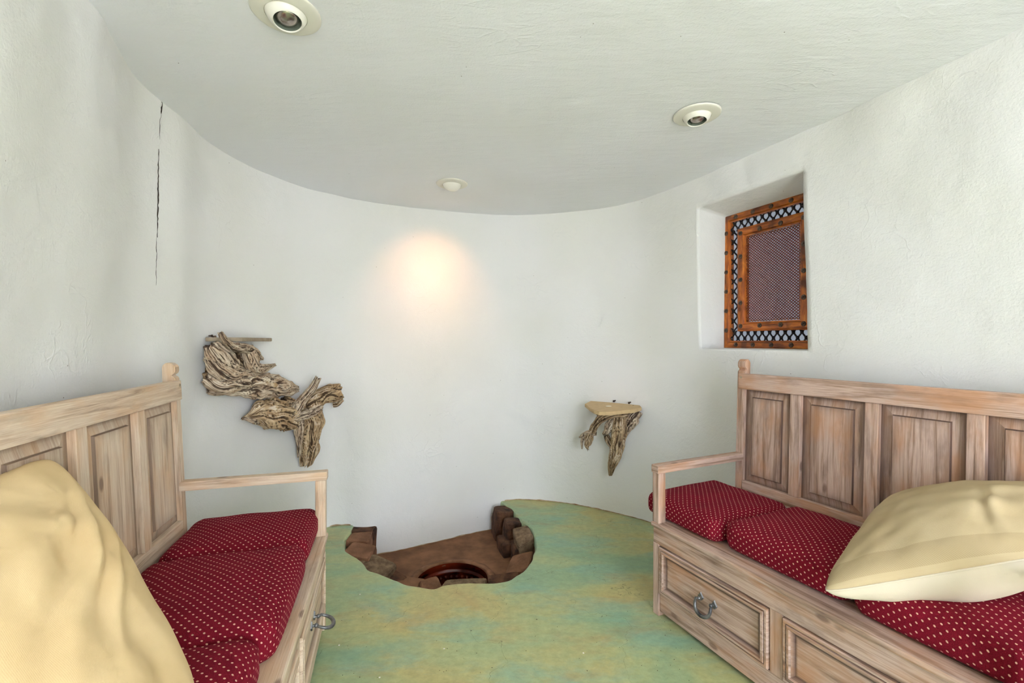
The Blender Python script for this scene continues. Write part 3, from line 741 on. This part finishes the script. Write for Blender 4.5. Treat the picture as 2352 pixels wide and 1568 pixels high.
# ------------------------------------------------------------------ pillows
def pillow(name, label, cor, th_up, th_dn, seed, mats, pinch=.10, wr_amp=.006, folds=(), sag=0., rnd=.05):
    """cor: four corners A,B,C,D (world). up side = normal of A->B x A->D"""
    A, B, Cc, Dd = [Vector(c) for c in cor]; N = 90
    cen = (A+B+Cc+Dd)/4; nrm = (B-A).cross(Dd-A).normalized()
    wl_, hl_ = (B-A).length, (Dd-A).length
    bm = bmesh.new(); L = bm.loops.layers.uv.verify(); uvm = {}
    def P(u, v, side):
        uu = u*(1-pinch*(1-v*v)*abs(u)**1.5); vv = v*(1-pinch*(1-u*u)*abs(v)**1.5)
        cr_ = 1-rnd*(abs(u)*abs(v))**7; uu *= cr_; vv *= cr_
        s, t = (uu+1)/2, (vv+1)/2
        p = A*(1-s)*(1-t)+B*s*(1-t)+Cc*s*t+Dd*(1-s)*t
        e = (max(0, 1-u*u)*max(0, 1-v*v)); e = e**.46
        q = Vector((u*1.3+seed, v*1.3, side*3))
        # tension wrinkles that radiate from the corners
        w = 0
        for (cu, cv) in ((-1, -1), (1, -1), (1, 1), (-1, 1)):
            du, dv = u-cu, v-cv; r = math.hypot(du, dv); a = math.atan2(dv, du)
            w += math.sin(a*13+seed*1.7+cu*2+3*noise.noise(q*1.5))*math.exp(-((r-.55)/.38)**2)*.5
        h = (th_up if side > 0 else th_dn)*e
        h += e*(.016*noise.noise(q*1.2)+.008*noise.noise(q*3.1))+min(1, e*1.5)*wr_amp*w
        for (fu, fv, fa, fl_, fw, fh) in folds:
            if side > 0:
                x = (u-fu)*math.cos(fa)+(v-fv)*math.sin(fa); y = -(u-fu)*math.sin(fa)+(v-fv)*math.cos(fa)
                y += .05*math.sin(x*4)
                h += min(1, e*2)*fh*math.exp(-(x/fl_)**2)*(math.exp(-(y/fw)**2)-.8*math.exp(-((y-fw*1.8)/fw)**2))
        p = p+nrm*(h*side); p.z -= sag*e
        return p
    g = {}
    for side in (1, -1):
        for i in range(N+1):
            for j in range(N+1):
                u = math.sin((-1+2*i/N)*math.pi/2); v = math.sin((-1+2*j/N)*math.pi/2)
                u = .55*u+.45*(-1+2*i/N); v = .55*v+.45*(-1+2*j/N)
                if side == -1 and (i in (0, N) or j in (0, N)): g[(side, i, j)] = g[(1, i, j)]; continue
                vt = bm.verts.new(P(u, v, side)-cen); g[(side, i, j)] = vt; uvm[vt] = ((u+1)/2*wl_, (v+1)/2*hl_)
        for i in range(N):
            for j in range(N):
                q = [g[(side, i, j)], g[(side, i+1, j)], g[(side, i+1, j+1)], g[(side, i, j+1)]]
                if side < 0: q.reverse()
                f = bm.faces.new(q); f.material_index = 0 if side > 0 else len(mats)-1
                for l in f.loops: l[L].uv = uvm[l.vert]
    o = obj(name, bm, mats, smooth=True); o.location = cen
    tag(o, label, 'pillow')
    # welted seam round the edge
    sb = bmesh.new(); idx = [(i, 0) for i in range(N)]+[(N, j) for j in range(N)]+[(i, N) for i in range(N, 0, -1)]+[(0, j) for j in range(N, 0, -1)]
    me = o.data; pts = []
    for (i, j) in idx[::3]:
        u = math.sin((-1+2*i/N)*math.pi/2)*.55+.45*(-1+2*i/N); v = math.sin((-1+2*j/N)*math.pi/2)*.55+.45*(-1+2*j/N)
        pts.append(P(u, v, 1)-cen)
    tube(sb, pts+[pts[0]], .0028, 6, False); s = obj('seam', sb, mats[-1], o, True)
    return o
pillow('pillow', 'large cream canvas pillow leaning on the left bench, nearest the camera',
       [(-.50, .50, .500), (-.615, .88, .500), (-1.10, 1.07, .93), (-.955, .60, .860)], .085, .05, 2, [M['canvas_l']], -.055, .0015,
       folds=((.15, .05, .55, .55, .10, .012), (.45, -.05, .75, .45, .07, .012), (.30, .45, .25, .40, .08, .009), (.55, .35, .9, .35, .06, .009), (.1, .55, -.3, .5, .09, .007)))
pillow('pillow', 'tan linen pillow with pale underside lying on the right bench cushions',
       [(.87, 1.27, .485), (1.30, 1.06, .70), (1.565, 1.20, .80), (1.34, 1.58, .655)], .10, .15, 5, [M['canvas_r'], M['canvas_under']], .0, .002,
       folds=((.5, -.2, 1.9, .4, .05, .010),))

# ------------------------------------------------------------------ recessed eyeball ceiling lights
def eyeball(x, y, label, aim, lit=False):
    root = empty('ceiling_light', (x, y, ZC-.004)); tag(root, label, 'ceiling light', 'eyeball ceiling lights')
    R = .060; up = .016
    bm = bmesh.new(); lathe(bm, [(.0945, .004), (.0945, -.0005), (.092, -.0028), (.085, -.0045), (.062, -.0075), (.057, -.0075), (.0555, -.004), (.0555, .006)], 64); fix(bm); obj('trim_ring', bm, M['trim'], root, True, 50)
    bm = bmesh.new(); lathe(bm, [(.0560, .0), (.03, .0)], 48); fix(bm); obj('recess_shade', bm, M['recess_shade'], root)  # flat dark disc, its colour stands in for shade in the gap
    ax = Vector(aim).normalized(); rot = Vector((0, 0, -1)).rotation_difference(ax).to_matrix().to_4x4()
    mt = Matrix.Translation((0, 0, up)) @ rot
    ro = .040; zo = -math.sqrt(R*R-ro*ro)
    prof = []
    for i in range(19):
        t = math.acos(-zo/R)+(math.pi*.62-math.acos(-zo/R))*i/18; prof.append((R*math.sin(t), -R*math.cos(t)))
    bm = bmesh.new(); lathe(bm, [(ro-.003, zo+.004), (ro-.0015, zo-.0005)]+prof, 56, mt)
    fix(bm); b = obj('eyeball', bm, M['ball'], root, True, 60)
    bm = bmesh.new(); lathe(bm, [(ro-.003, zo+.003), (ro-.005, zo+.02), (.030, zo+.022)], 48, mt); fix(bm); obj('baffle', bm, M['baffle'], b, True, 40)
    bm = bmesh.new(); lathe(bm, [(.030, zo+.022), (.0305, zo+.014), (.028, zo+.008), (.018, zo+.004), (.008, zo+.0025), (.0004, zo+.002)], 40, mt); fix(bm)
    obj('bulb', bm, M['lit'] if lit else M['silver'], b, True)
    if lit:
        l = bpy.data.lights.new('bulb_light', 'SPOT'); l.energy = 14; l.color = (1, .46, .20); l.spot_size = math.radians(80); l.spot_blend = 1.0; l.shadow_soft_size = .02
        lo = bpy.data.objects.new('bulb_light', l); COL.objects.link(lo)
        p = Vector((x, y, ZC-.004))+Vector((0, 0, up))+ax*.066; lo.location = p
        lo.rotation_euler = ax.to_track_quat('-Z', 'Y').to_euler()
        l2 = l.copy(); l2.energy = 6; l2.color = (1, .72, .44); l2.spot_size = math.radians(38)
        lo2 = bpy.data.objects.new('bulb_light', l2); COL.objects.link(lo2); lo2.location = p; lo2.rotation_euler = lo.rotation_euler
    return root
eyeball(-.655, 1.300, 'unlit cream eyeball ceiling light, nearest the camera, silver bulb showing, above the left bench', (.16, -.10, -1))
eyeball(.778, 1.886, 'unlit cream eyeball ceiling light on the right, towards the window', (-.05, -.10, -1))
tgt = hit(988, 672); l3 = Vector((-.363, 2.71, ZC))
eyeball(l3.x, l3.y, 'lit cream eyeball ceiling light, farthest, turned to shine on the back wall', (tgt-l3), True)

# ------------------------------------------------------------------ driftwood
def gnarl(name, pts, seed, mat, parent, nr=110, ns=72, flat=1.0, ridge=.30, twist=.8, freq=3.0, rag=(.0, .0), bend=0):
    """pts: (u, v, off, r): centre line points near the wall and radius; deeply grooved weathered limb"""
    cl = [hit(u, v, off) for (u, v, off, r) in pts]; rr = [p[3] for p in pts]
    C = catmull([(*c, ) for c in cl], nr); Rr = catmull([(r, 0, 0) for r in rr], nr)
    bm = bmesh.new(); L = bm.loops.layers.uv.verify(); gl_ = []; rings = []; sl = 0; S = []
    prev = None
    mid = (Vector((C0[0], C0[1], 1))-C[nr//2]); mid.z = 0; mid.normalize()
    for i in range(nr):
        t = (C[min(i+1, nr-1)]-C[max(i-1, 0)]).normalized()
        b = (mid-t*mid.dot(t)).normalized(); a = t.cross(b)
        if i: sl += (C[i]-C[i-1]).length
        S.append(sl); ring = []
        f = i/(nr-1); tp = Rr[i].x
        for k in range(ns):
            ph = 2*math.pi*k/ns; tw = twist*f*3+seed
            q = Vector((math.cos(ph+tw*.3)*freq*.5, math.sin(ph+tw*.3)*freq*.5, sl*6+seed*7.3))
            big = noise.noise(q*.9+Vector((seed, 0, 0)))
            warp = 1.1*noise.noise(Vector((math.cos(ph)*.8, math.sin(ph)*.8, sl*9+seed*3)))
            q2 = Vector((math.cos(ph+warp*.5)*freq*1.7, math.sin(ph+warp*.5)*freq*1.7, sl*5+seed*2))
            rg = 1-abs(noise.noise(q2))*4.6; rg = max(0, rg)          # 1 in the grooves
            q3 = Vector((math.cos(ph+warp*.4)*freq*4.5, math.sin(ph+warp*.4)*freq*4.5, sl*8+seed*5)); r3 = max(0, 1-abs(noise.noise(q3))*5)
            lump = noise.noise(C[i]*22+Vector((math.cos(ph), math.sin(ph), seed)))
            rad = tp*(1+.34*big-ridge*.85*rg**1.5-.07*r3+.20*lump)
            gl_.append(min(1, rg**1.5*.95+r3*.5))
            # ragged ends
            er = 0
            if f < .08: er = rag[0]*noise.noise(Vector((math.cos(ph)*2.5, math.sin(ph)*2.5, seed+1)))*(1-f/.08)
            if f > .92: er = rag[1]*noise.noise(Vector((math.cos(ph)*2.5, math.sin(ph)*2.5, seed+4)))*((f-.92)/.08)
            ring.append(bm.verts.new(C[i]+(a*math.cos(ph)+b*math.sin(ph)*flat)*rad+t*er))
        rings.append(ring)
    for i in range(nr-1):
        for k in range(ns):
            j = (k+1) % ns; f = bm.faces.new((rings[i][k], rings[i][j], rings[i+1][j], rings[i+1][k]))
            R0 = max(.02, Rr[i].x)
            for l, (ii, kk) in zip(f.loops, ((i, k), (i, k+1), (i+1, k+1), (i+1, k))): l[L].uv = (S[ii]+seed, kk/ns*.16+seed*.3)
    for e, ring in ((0, rings[0][::-1]), (nr-1, rings[-1])):
        c = bm.verts.new(sum((v.co for v in ring), Vector())/ns); gl_.append(.8)
        for k in range(ns):
            f = bm.faces.new((ring[k], ring[(k+1) % ns], c))
            for l in f.loops: l[L].uv = (l.vert.co.x*3, l.vert.co.z*3)
    fix(bm)
    o = obj(name, bm, mat, None, True)
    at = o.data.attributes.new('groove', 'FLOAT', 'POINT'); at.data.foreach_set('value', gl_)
    if parent:
        o.parent = parent; o.matrix_parent_inverse = Matrix.Translation(-parent.location)
    return o
ds_loc = hit(560, 880, 0)
ds = empty('driftwood_shelf', ds_loc); tag(ds, 'long gnarled driftwood wall shelf with thin grey board, above the left bench armrest', 'wall shelf')
DA, DB = M['drift_a'], M['drift_b']
def slab(name, poly, z0, z1, mat, parent, bev=.002):
    bm = bmesh.new(); A = [bm.verts.new((x, y, z0)) for x, y in poly]; B = [bm.verts.new((x, y, z1)) for x, y in poly]
    n = len(poly)
    for i in range(n): j = (i+1) % n; bm.faces.new((A[i], A[j], B[j], B[i]))
    bm.faces.new(A[::-1]); bm.faces.new(B); fix(bm)
    bmesh.ops.bevel(bm, geom=bm.edges[:], offset=bev, segments=2, affect='EDGES')
    o = obj(name, bm, mat, None); o.parent = parent; o.matrix_parent_inverse = Matrix.Translation(-parent.location); return o
def hz(u, z, off):
    """point on the wall plan at pixel column u, height z, standing 'off' away from the plaster"""
    k_ = (u-CX)/F; t = .9
    while t < 4.2:
        x, y = k_*t, t
        if math.hypot(x-C0[0], y-C0[1]) > wr(ang((x, y)), z)-off: break
        t += .004
    return (k_*t, t)
pa, pb, pc = hz(471, 1.21, .012), hz(556, 1.21, .17), hz(625, 1.21, .02)
slab('shelf_board', [pa, (pa[0]+.06, pa[1]-.004), pb, pc, hz(560, 1.21, .004)], 1.2005, 1.2195, M['board'], ds)
# upper mass
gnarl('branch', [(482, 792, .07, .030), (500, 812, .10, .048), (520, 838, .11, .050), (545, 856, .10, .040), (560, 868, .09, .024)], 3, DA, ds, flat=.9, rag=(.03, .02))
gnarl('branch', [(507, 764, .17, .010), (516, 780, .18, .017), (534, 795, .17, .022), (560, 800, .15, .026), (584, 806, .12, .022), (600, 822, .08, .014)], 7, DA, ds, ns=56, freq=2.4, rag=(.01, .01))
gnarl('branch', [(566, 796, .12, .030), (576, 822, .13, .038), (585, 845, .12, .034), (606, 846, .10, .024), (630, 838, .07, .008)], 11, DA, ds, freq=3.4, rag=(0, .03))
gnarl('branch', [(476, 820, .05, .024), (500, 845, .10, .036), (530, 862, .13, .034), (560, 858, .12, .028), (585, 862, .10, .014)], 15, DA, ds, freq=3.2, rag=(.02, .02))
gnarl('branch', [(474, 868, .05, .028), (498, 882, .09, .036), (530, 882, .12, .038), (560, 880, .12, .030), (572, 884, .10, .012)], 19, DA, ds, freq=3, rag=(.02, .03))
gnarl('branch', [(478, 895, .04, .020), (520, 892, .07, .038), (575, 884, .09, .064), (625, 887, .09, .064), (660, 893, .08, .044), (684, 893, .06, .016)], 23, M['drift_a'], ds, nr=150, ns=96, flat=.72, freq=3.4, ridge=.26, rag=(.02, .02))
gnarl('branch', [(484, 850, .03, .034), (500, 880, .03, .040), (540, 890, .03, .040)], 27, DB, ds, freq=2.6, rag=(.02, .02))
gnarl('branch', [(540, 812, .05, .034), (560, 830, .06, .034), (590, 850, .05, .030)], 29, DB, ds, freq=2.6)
# knot on the log
for (u, v, r) in ((607, 878, .014), (630, 884, .011)):
    bm = bmesh.new(); c = hit(u, v, .135); d = (Vector((0, 0, H))-c).normalized()
    rot = Vector((0, 0, 1)).rotation_difference(d).to_matrix().to_4x4()
    lathe(bm, [(r*1.5, -.012), (r*1.15, .0), (r, .005), (r*.78, .004), (r*.62, -.001), (r*.5, .002), (r*.3, .0), (.0004, -.004)], 24, Matrix.Translation(c) @ rot)
    for q in bm.verts: q.co += Vector((noise.noise(q.co*90), 0, noise.noise(q.co*80)))*.004
    fix(bm); o = obj('knot', bm, M['drift_b'], None, True); o.parent = ds; o.matrix_parent_inverse = Matrix.Translation(-ds_loc)
# lower mass
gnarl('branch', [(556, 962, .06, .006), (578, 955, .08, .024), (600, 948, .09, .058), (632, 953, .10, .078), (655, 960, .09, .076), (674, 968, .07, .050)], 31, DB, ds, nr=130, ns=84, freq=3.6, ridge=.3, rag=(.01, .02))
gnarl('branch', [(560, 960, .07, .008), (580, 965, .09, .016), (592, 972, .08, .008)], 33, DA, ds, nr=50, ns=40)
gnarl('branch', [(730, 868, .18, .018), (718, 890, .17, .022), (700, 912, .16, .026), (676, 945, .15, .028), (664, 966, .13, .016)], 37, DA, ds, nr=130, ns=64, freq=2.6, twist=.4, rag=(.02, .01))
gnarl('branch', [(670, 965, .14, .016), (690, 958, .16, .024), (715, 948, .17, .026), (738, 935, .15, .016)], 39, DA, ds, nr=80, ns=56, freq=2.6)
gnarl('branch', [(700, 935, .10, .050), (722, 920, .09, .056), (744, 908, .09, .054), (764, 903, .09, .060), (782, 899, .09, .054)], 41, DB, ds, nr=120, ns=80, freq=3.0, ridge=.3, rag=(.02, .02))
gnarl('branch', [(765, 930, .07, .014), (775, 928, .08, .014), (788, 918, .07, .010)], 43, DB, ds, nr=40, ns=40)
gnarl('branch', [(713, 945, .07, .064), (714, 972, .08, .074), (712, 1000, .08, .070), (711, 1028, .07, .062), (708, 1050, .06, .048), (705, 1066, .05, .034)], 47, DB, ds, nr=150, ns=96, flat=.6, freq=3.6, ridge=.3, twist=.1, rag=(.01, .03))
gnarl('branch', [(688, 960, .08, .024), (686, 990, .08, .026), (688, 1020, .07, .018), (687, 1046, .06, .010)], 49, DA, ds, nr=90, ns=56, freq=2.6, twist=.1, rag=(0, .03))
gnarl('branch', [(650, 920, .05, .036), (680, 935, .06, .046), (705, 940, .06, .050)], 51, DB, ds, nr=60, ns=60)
bm = bmesh.new()
for (u, v) in ((480, 771), (487, 773)):
    p = hit(u, v, .004); q = p+Vector((.02, -.008, 0)); tube(bm, [p, q], .0035, 8); bmesh.ops.create_uvsphere(bm, u_segments=8, v_segments=6, radius=.006, matrix=Matrix.Translation(q))
o = obj('screw', bm, M['stud'], None, True); o.parent = ds; o.matrix_parent_inverse = Matrix.Translation(-ds_loc)

rs_loc = hit(1410, 990, 0)
rs = empty('driftwood_shelf', rs_loc); tag(rs, 'small driftwood wall bracket with tan shelf top, left of the right bench', 'wall shelf')
def onz(u, v, z): Y = F*(H-z)/(v-CY); return ((u-CX)/F*Y, Y)
zt = .770
poly = [onz(1343, 927, zt), hz(1356, zt, .002), hz(1372, zt, -.01), hz(1405, zt, -.012), hz(1440, zt, -.012), hz(1470, zt, -.004), onz(1474, 935, zt), onz(1458, 940, zt), onz(1435, 942, zt), onz(1415, 944.5, zt), onz(1392, 946, zt), onz(1375, 945, zt), onz(1364, 942, zt), onz(1354, 936, zt)]
slab('shelf_top', poly, zt-.022, zt, M['slab'], rs, .003)
bm = bmesh.new(); p = onz(1398, 932, zt+.002); bmesh.ops.create_uvsphere(bm, u_segments=16, v_segments=8, radius=.02, matrix=Matrix.Translation((p[0], p[1], zt+.001)) @ Matrix.Diagonal((1, .6, .12, 1)))
o = obj('wax_spot', bm, M['white_bit'], None, True); o['label'] = 'small off-white spot on the shelf top'; o.parent = rs; o.matrix_parent_inverse = Matrix.Translation(-rs_loc)
for (u, v) in ((1410, 921), (1445, 925)):
    bm = bmesh.new(); p = hit(u, v, .0); d = (Vector((0, 0, H))-p).normalized(); q = p+d*.022
    tube(bm, [p-d*.01, q], .004, 8); bmesh.ops.create_uvsphere(bm, u_segments=10, v_segments=6, radius=.008, matrix=Matrix.Translation(q)); bmesh.ops.create_uvsphere(bm, u_segments=8, v_segments=6, radius=.005, matrix=Matrix.Translation(q+Vector((.009, 0, .004))))
    o = obj('screw', bm, M['stud'], None, True); o.parent = rs; o.matrix_parent_inverse = Matrix.Translation(-rs_loc)
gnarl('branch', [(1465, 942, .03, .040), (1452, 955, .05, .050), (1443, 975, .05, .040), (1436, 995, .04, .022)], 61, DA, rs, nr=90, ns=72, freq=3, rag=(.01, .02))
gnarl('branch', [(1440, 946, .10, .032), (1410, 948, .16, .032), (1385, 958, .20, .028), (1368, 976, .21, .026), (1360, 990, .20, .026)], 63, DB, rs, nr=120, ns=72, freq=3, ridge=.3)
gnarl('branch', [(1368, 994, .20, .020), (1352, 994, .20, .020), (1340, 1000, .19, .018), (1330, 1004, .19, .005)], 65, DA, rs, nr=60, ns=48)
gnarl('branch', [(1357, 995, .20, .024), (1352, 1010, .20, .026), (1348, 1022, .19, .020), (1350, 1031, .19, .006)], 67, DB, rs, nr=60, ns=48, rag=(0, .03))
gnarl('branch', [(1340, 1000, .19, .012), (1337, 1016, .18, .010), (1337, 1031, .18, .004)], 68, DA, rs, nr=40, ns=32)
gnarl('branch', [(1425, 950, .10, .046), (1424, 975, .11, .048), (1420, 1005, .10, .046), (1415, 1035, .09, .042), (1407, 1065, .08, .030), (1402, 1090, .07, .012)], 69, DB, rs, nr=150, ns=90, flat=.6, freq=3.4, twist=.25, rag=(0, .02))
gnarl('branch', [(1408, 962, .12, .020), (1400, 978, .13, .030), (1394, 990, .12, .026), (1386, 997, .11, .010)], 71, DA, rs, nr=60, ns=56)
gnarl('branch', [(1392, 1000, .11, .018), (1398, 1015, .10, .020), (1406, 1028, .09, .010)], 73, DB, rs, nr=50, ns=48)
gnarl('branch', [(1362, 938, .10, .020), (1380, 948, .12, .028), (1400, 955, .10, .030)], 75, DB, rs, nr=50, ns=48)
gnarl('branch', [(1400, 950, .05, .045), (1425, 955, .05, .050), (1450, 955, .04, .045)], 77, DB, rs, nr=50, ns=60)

# ------------------------------------------------------------------ pit in the floor
fp = empty('fire_pit', (-.38, 2.6, -.2)); tag(fp, 'sunken stone-edged fire pit in the green floor against the back wall', 'fire pit')
def pin(o): o.parent = fp; o.matrix_parent_inverse = Matrix.Translation(-fp.location); return o
ZS = -.200; RC = Vector((-.350, 2.625)); 
# earth sides
bm = bmesh.new(); prev = None; n = len(pit)
for t, (o_, z) in enumerate(((.012, -.02), (.014, -.07), (.03, -.12), (.05, ZS-.02))):
    cur = []
    for p in pit:
        d = (cen-p); d.z = 0; d.normalize(); q = p+d*(o_+(.02*noise.noise(Vector((p.x*9, p.y*9, z*9))) if t > 1 else 0)); cur.append(bm.verts.new((q.x, q.y, z)))
    if prev:
        for i in range(n-1): bm.faces.new((prev[i], prev[i+1], cur[i+1], cur[i]))
    prev = cur
fix(bm); pin(obj('earth_wall', bm, M['earth'], None, True))
# shelf with round mouth
bm = bmesh.new(); rim = .215
ho = [Vector((p.x, p.y, ZS)) for p in pit]+[Vector((b.x, b.y, ZS)) for b in back]
ov = [bm.verts.new(p) for p in ho]; hv = [bm.verts.new((RC.x+rim*math.cos(a), RC.y+rim*math.sin(a), ZS)) for a in np.linspace(0, 2*math.pi, 49)[:-1]]
es = [bm.edges.new((ov[i], ov[(i+1) % len(ov)])) for i in range(len(ov))]+[bm.edges.new((hv[i], hv[(i+1) % 48])) for i in range(48)]
bmesh.ops.triangle_fill(bm, use_beauty=True, edges=es); fix(bm)
o = pin(obj('earth_shelf', bm, M['earth'], None))
if sum(p.normal.z for p in o.data.polygons) < 0: o.data.flip_normals()
mr = Matrix.Translation((RC.x, RC.y, ZS))
bm = bmesh.new(); lathe(bm, [(.262, -.004), (.255, .004), (.238, .009), (.220, .010), (.213, .006), (.210, -.01), (.212, -.03)], 72, mr)
for v in bm.verts: v.co += Vector((noise.noise(v.co*25), noise.noise(v.co*25+Vector((4, 0, 0))), .8*noise.noise(v.co*30)))*.005
fix(bm); pin(obj('clay_rim', bm, M['stone'], None, True))
bm = bmesh.new(); lathe(bm, [(.209, .002), (.207, -.03), (.212, -.034), (.212, -.042), (.200, -.048), (.200, -.056), (.210, -.064), (.222, -.10), (.226, -.18), (.21, -.30), (.16, -.38), (.0005, -.40)], 72, mr); fix(bm)
pot = pin(obj('glazed_pot', bm, M['glaze'], None, True)); pot['label'] = 'dark red-brown glazed pot mouth'
bm = bmesh.new()
for i in range(40):
    a = 2*math.pi*i/40; bmesh.ops.create_uvsphere(bm, u_segments=10, v_segments=8, radius=.0135, matrix=Matrix.Translation((RC.x+.215*math.cos(a), RC.y+.215*math.sin(a), ZS-.088)))
o = obj('bead_row', bm, M['glaze'], None, True); o['kind'] = 'stuff'; pin(o)
def stone(c, size, rz, seed, mat, tilt=(0, 0), cut=.35):
    """split stone: hull of a jittered block with chipped corners"""
    bm = bmesh.new(); rng = random.Random(seed)
    m = Matrix.Translation(c) @ Matrix.Rotation(rz, 4, 'Z') @ Matrix.Rotation(tilt[0], 4, 'X') @ Matrix.Rotation(tilt[1], 4, 'Y')
    for i in range(8):
        sg = Vector(((i & 1)*2-1, ((i >> 1) & 1)*2-1, ((i >> 2) & 1)*2-1)); j = Vector((rng.uniform(0, .26), rng.uniform(0, .26), rng.uniform(0, .14)))
        p = Vector((sg.x*(1-j.x), sg.y*(1-j.y), sg.z*(1-j.z)))
        for ax in range(3):
            q = p.copy(); q[ax] *= 1-rng.uniform(.08, .30); bm.verts.new(m @ Vector((q.x*size[0]/2, q.y*size[1]/2, q.z*size[2]/2)))
    for k in range(10):
        ax = rng.randrange(3); q = Vector((rng.uniform(-.7, .7), rng.uniform(-.7, .7), rng.uniform(-.7, .7))); q[ax] = rng.choice((-1, 1))*rng.uniform(.93, 1.02)
        bm.verts.new(m @ Vector((q.x*size[0]/2, q.y*size[1]/2, q.z*size[2]/2)))
    h = bmesh.ops.convex_hull(bm, input=bm.verts)
    bmesh.ops.delete(bm, geom=[v for v in bm.verts if not v.link_faces], context='VERTS')
    bmesh.ops.dissolve_limit(bm, angle_limit=math.radians(9), verts=bm.verts, edges=bm.edges)
    bmesh.ops.bevel(bm, geom=bm.edges[:], offset=.004, segments=2, affect='EDGES')
    bmesh.ops.triangulate(bm, faces=bm.faces)
    fix(bm); return pin(obj('stone', bm, mat, None, True, 35))
def sp(u, v, z): return onz(u, v, z)
def st(u, v, ztop, w, d, h, rz, seed, mat, tilt=(0, 0)):
    x, y = sp(u, v, ztop); stone((x, y, ztop-h/2), (w, d, h), rz, seed, mat, tilt)
st(1158, 1166, -.002, .17, .18, .28, .3, 1, M['stone_dark'], (0, .05))
st(1180, 1190, -.004, .16, .16, .30, .35, 2, M['stone_dark'], (0, .05))
st(1208, 1222, -.012, .13, .20, .20, .25, 3, M['stone_grit'], (.12, -.2))
st(1199, 1286, -.085, .17, .20, .14, -.25, 4, M['stone'], (.15, -.28))
st(1157, 1322, -.110, .19, .10, .14, .1, 5, M['stone_dark'], (.25, 0))
st(1166, 1236, -.11, .12, .16, .14, .3, 15, M['stone_dark'])
st(1196, 1250, -.08, .10, .16, .20, .3, 12, M['stone_dark'])
st(826, 1228, -.004, .15, .15, .18, .1, 6, M['stone'], (0, .06))
st(826, 1258, -.020, .19, .16, .20, -.1, 7, M['stone'], (.1, .1))
st(860, 1294, -.065, .22, .18, .18, -.4, 8, M['stone_grit'], (.12, .22))
st(900, 1322, -.120, .16, .12, .12, -.5, 9, M['stone_dark'], (.1, .2))
st(938, 1335, -.135, .20, .12, .10, -.1, 10, M['earth'], (.0, .1))
st(985, 1338, -.105, .13, .13, .12, .5, 11, M['stone'], (.25, .12))
st(830, 1209, -.004, .20, .14, .22, .1, 14, M['stone_dark'])
bm = bmesh.new(); x, y = sp(1068, 1334, -.145)
stone((x, y-.06, -.160), (.26, .16, .05), .05, 13, M['stone_grit'], (.1, 0))

# loose bits on the floor
bm = bmesh.new(); rng = random.Random(4)
for i in range(90):
    u = rng.uniform(770, 1600); v = rng.uniform(1370, 1560)
    x, y = onz(u, v, 0); s = rng.uniform(.0006, .0014)
    bmesh.ops.create_icosphere(bm, subdivisions=1, radius=s, matrix=Matrix.Translation((x, y, s*.5)) @ Matrix.Rotation(rng.random()*3, 4, 'Z') @ Matrix.Diagonal((rng.uniform(1, 2.4), 1, .7, 1)))
tag(obj('floor_grit', bm, M['dirt'], None), 'scattered dark grit on the green floor between the benches', 'debris', None, 'stuff')
bm = bmesh.new()
for (u, v) in ((779, 1482), (827, 1365), (872, 1556), (1020, 1490), (1600, 1440), (1545, 1415), (1340, 1500)):
    x, y = onz(u, v, 0); bmesh.ops.create_icosphere(bm, subdivisions=1, radius=.003, matrix=Matrix.Translation((x, y, .0015)) @ Matrix.Diagonal((1.3, 1, .6, 1)))
tag(obj('plaster_chips', bm, M['white_bit'], None), 'tiny white plaster chips scattered on the green floor', 'debris', None, 'stuff')
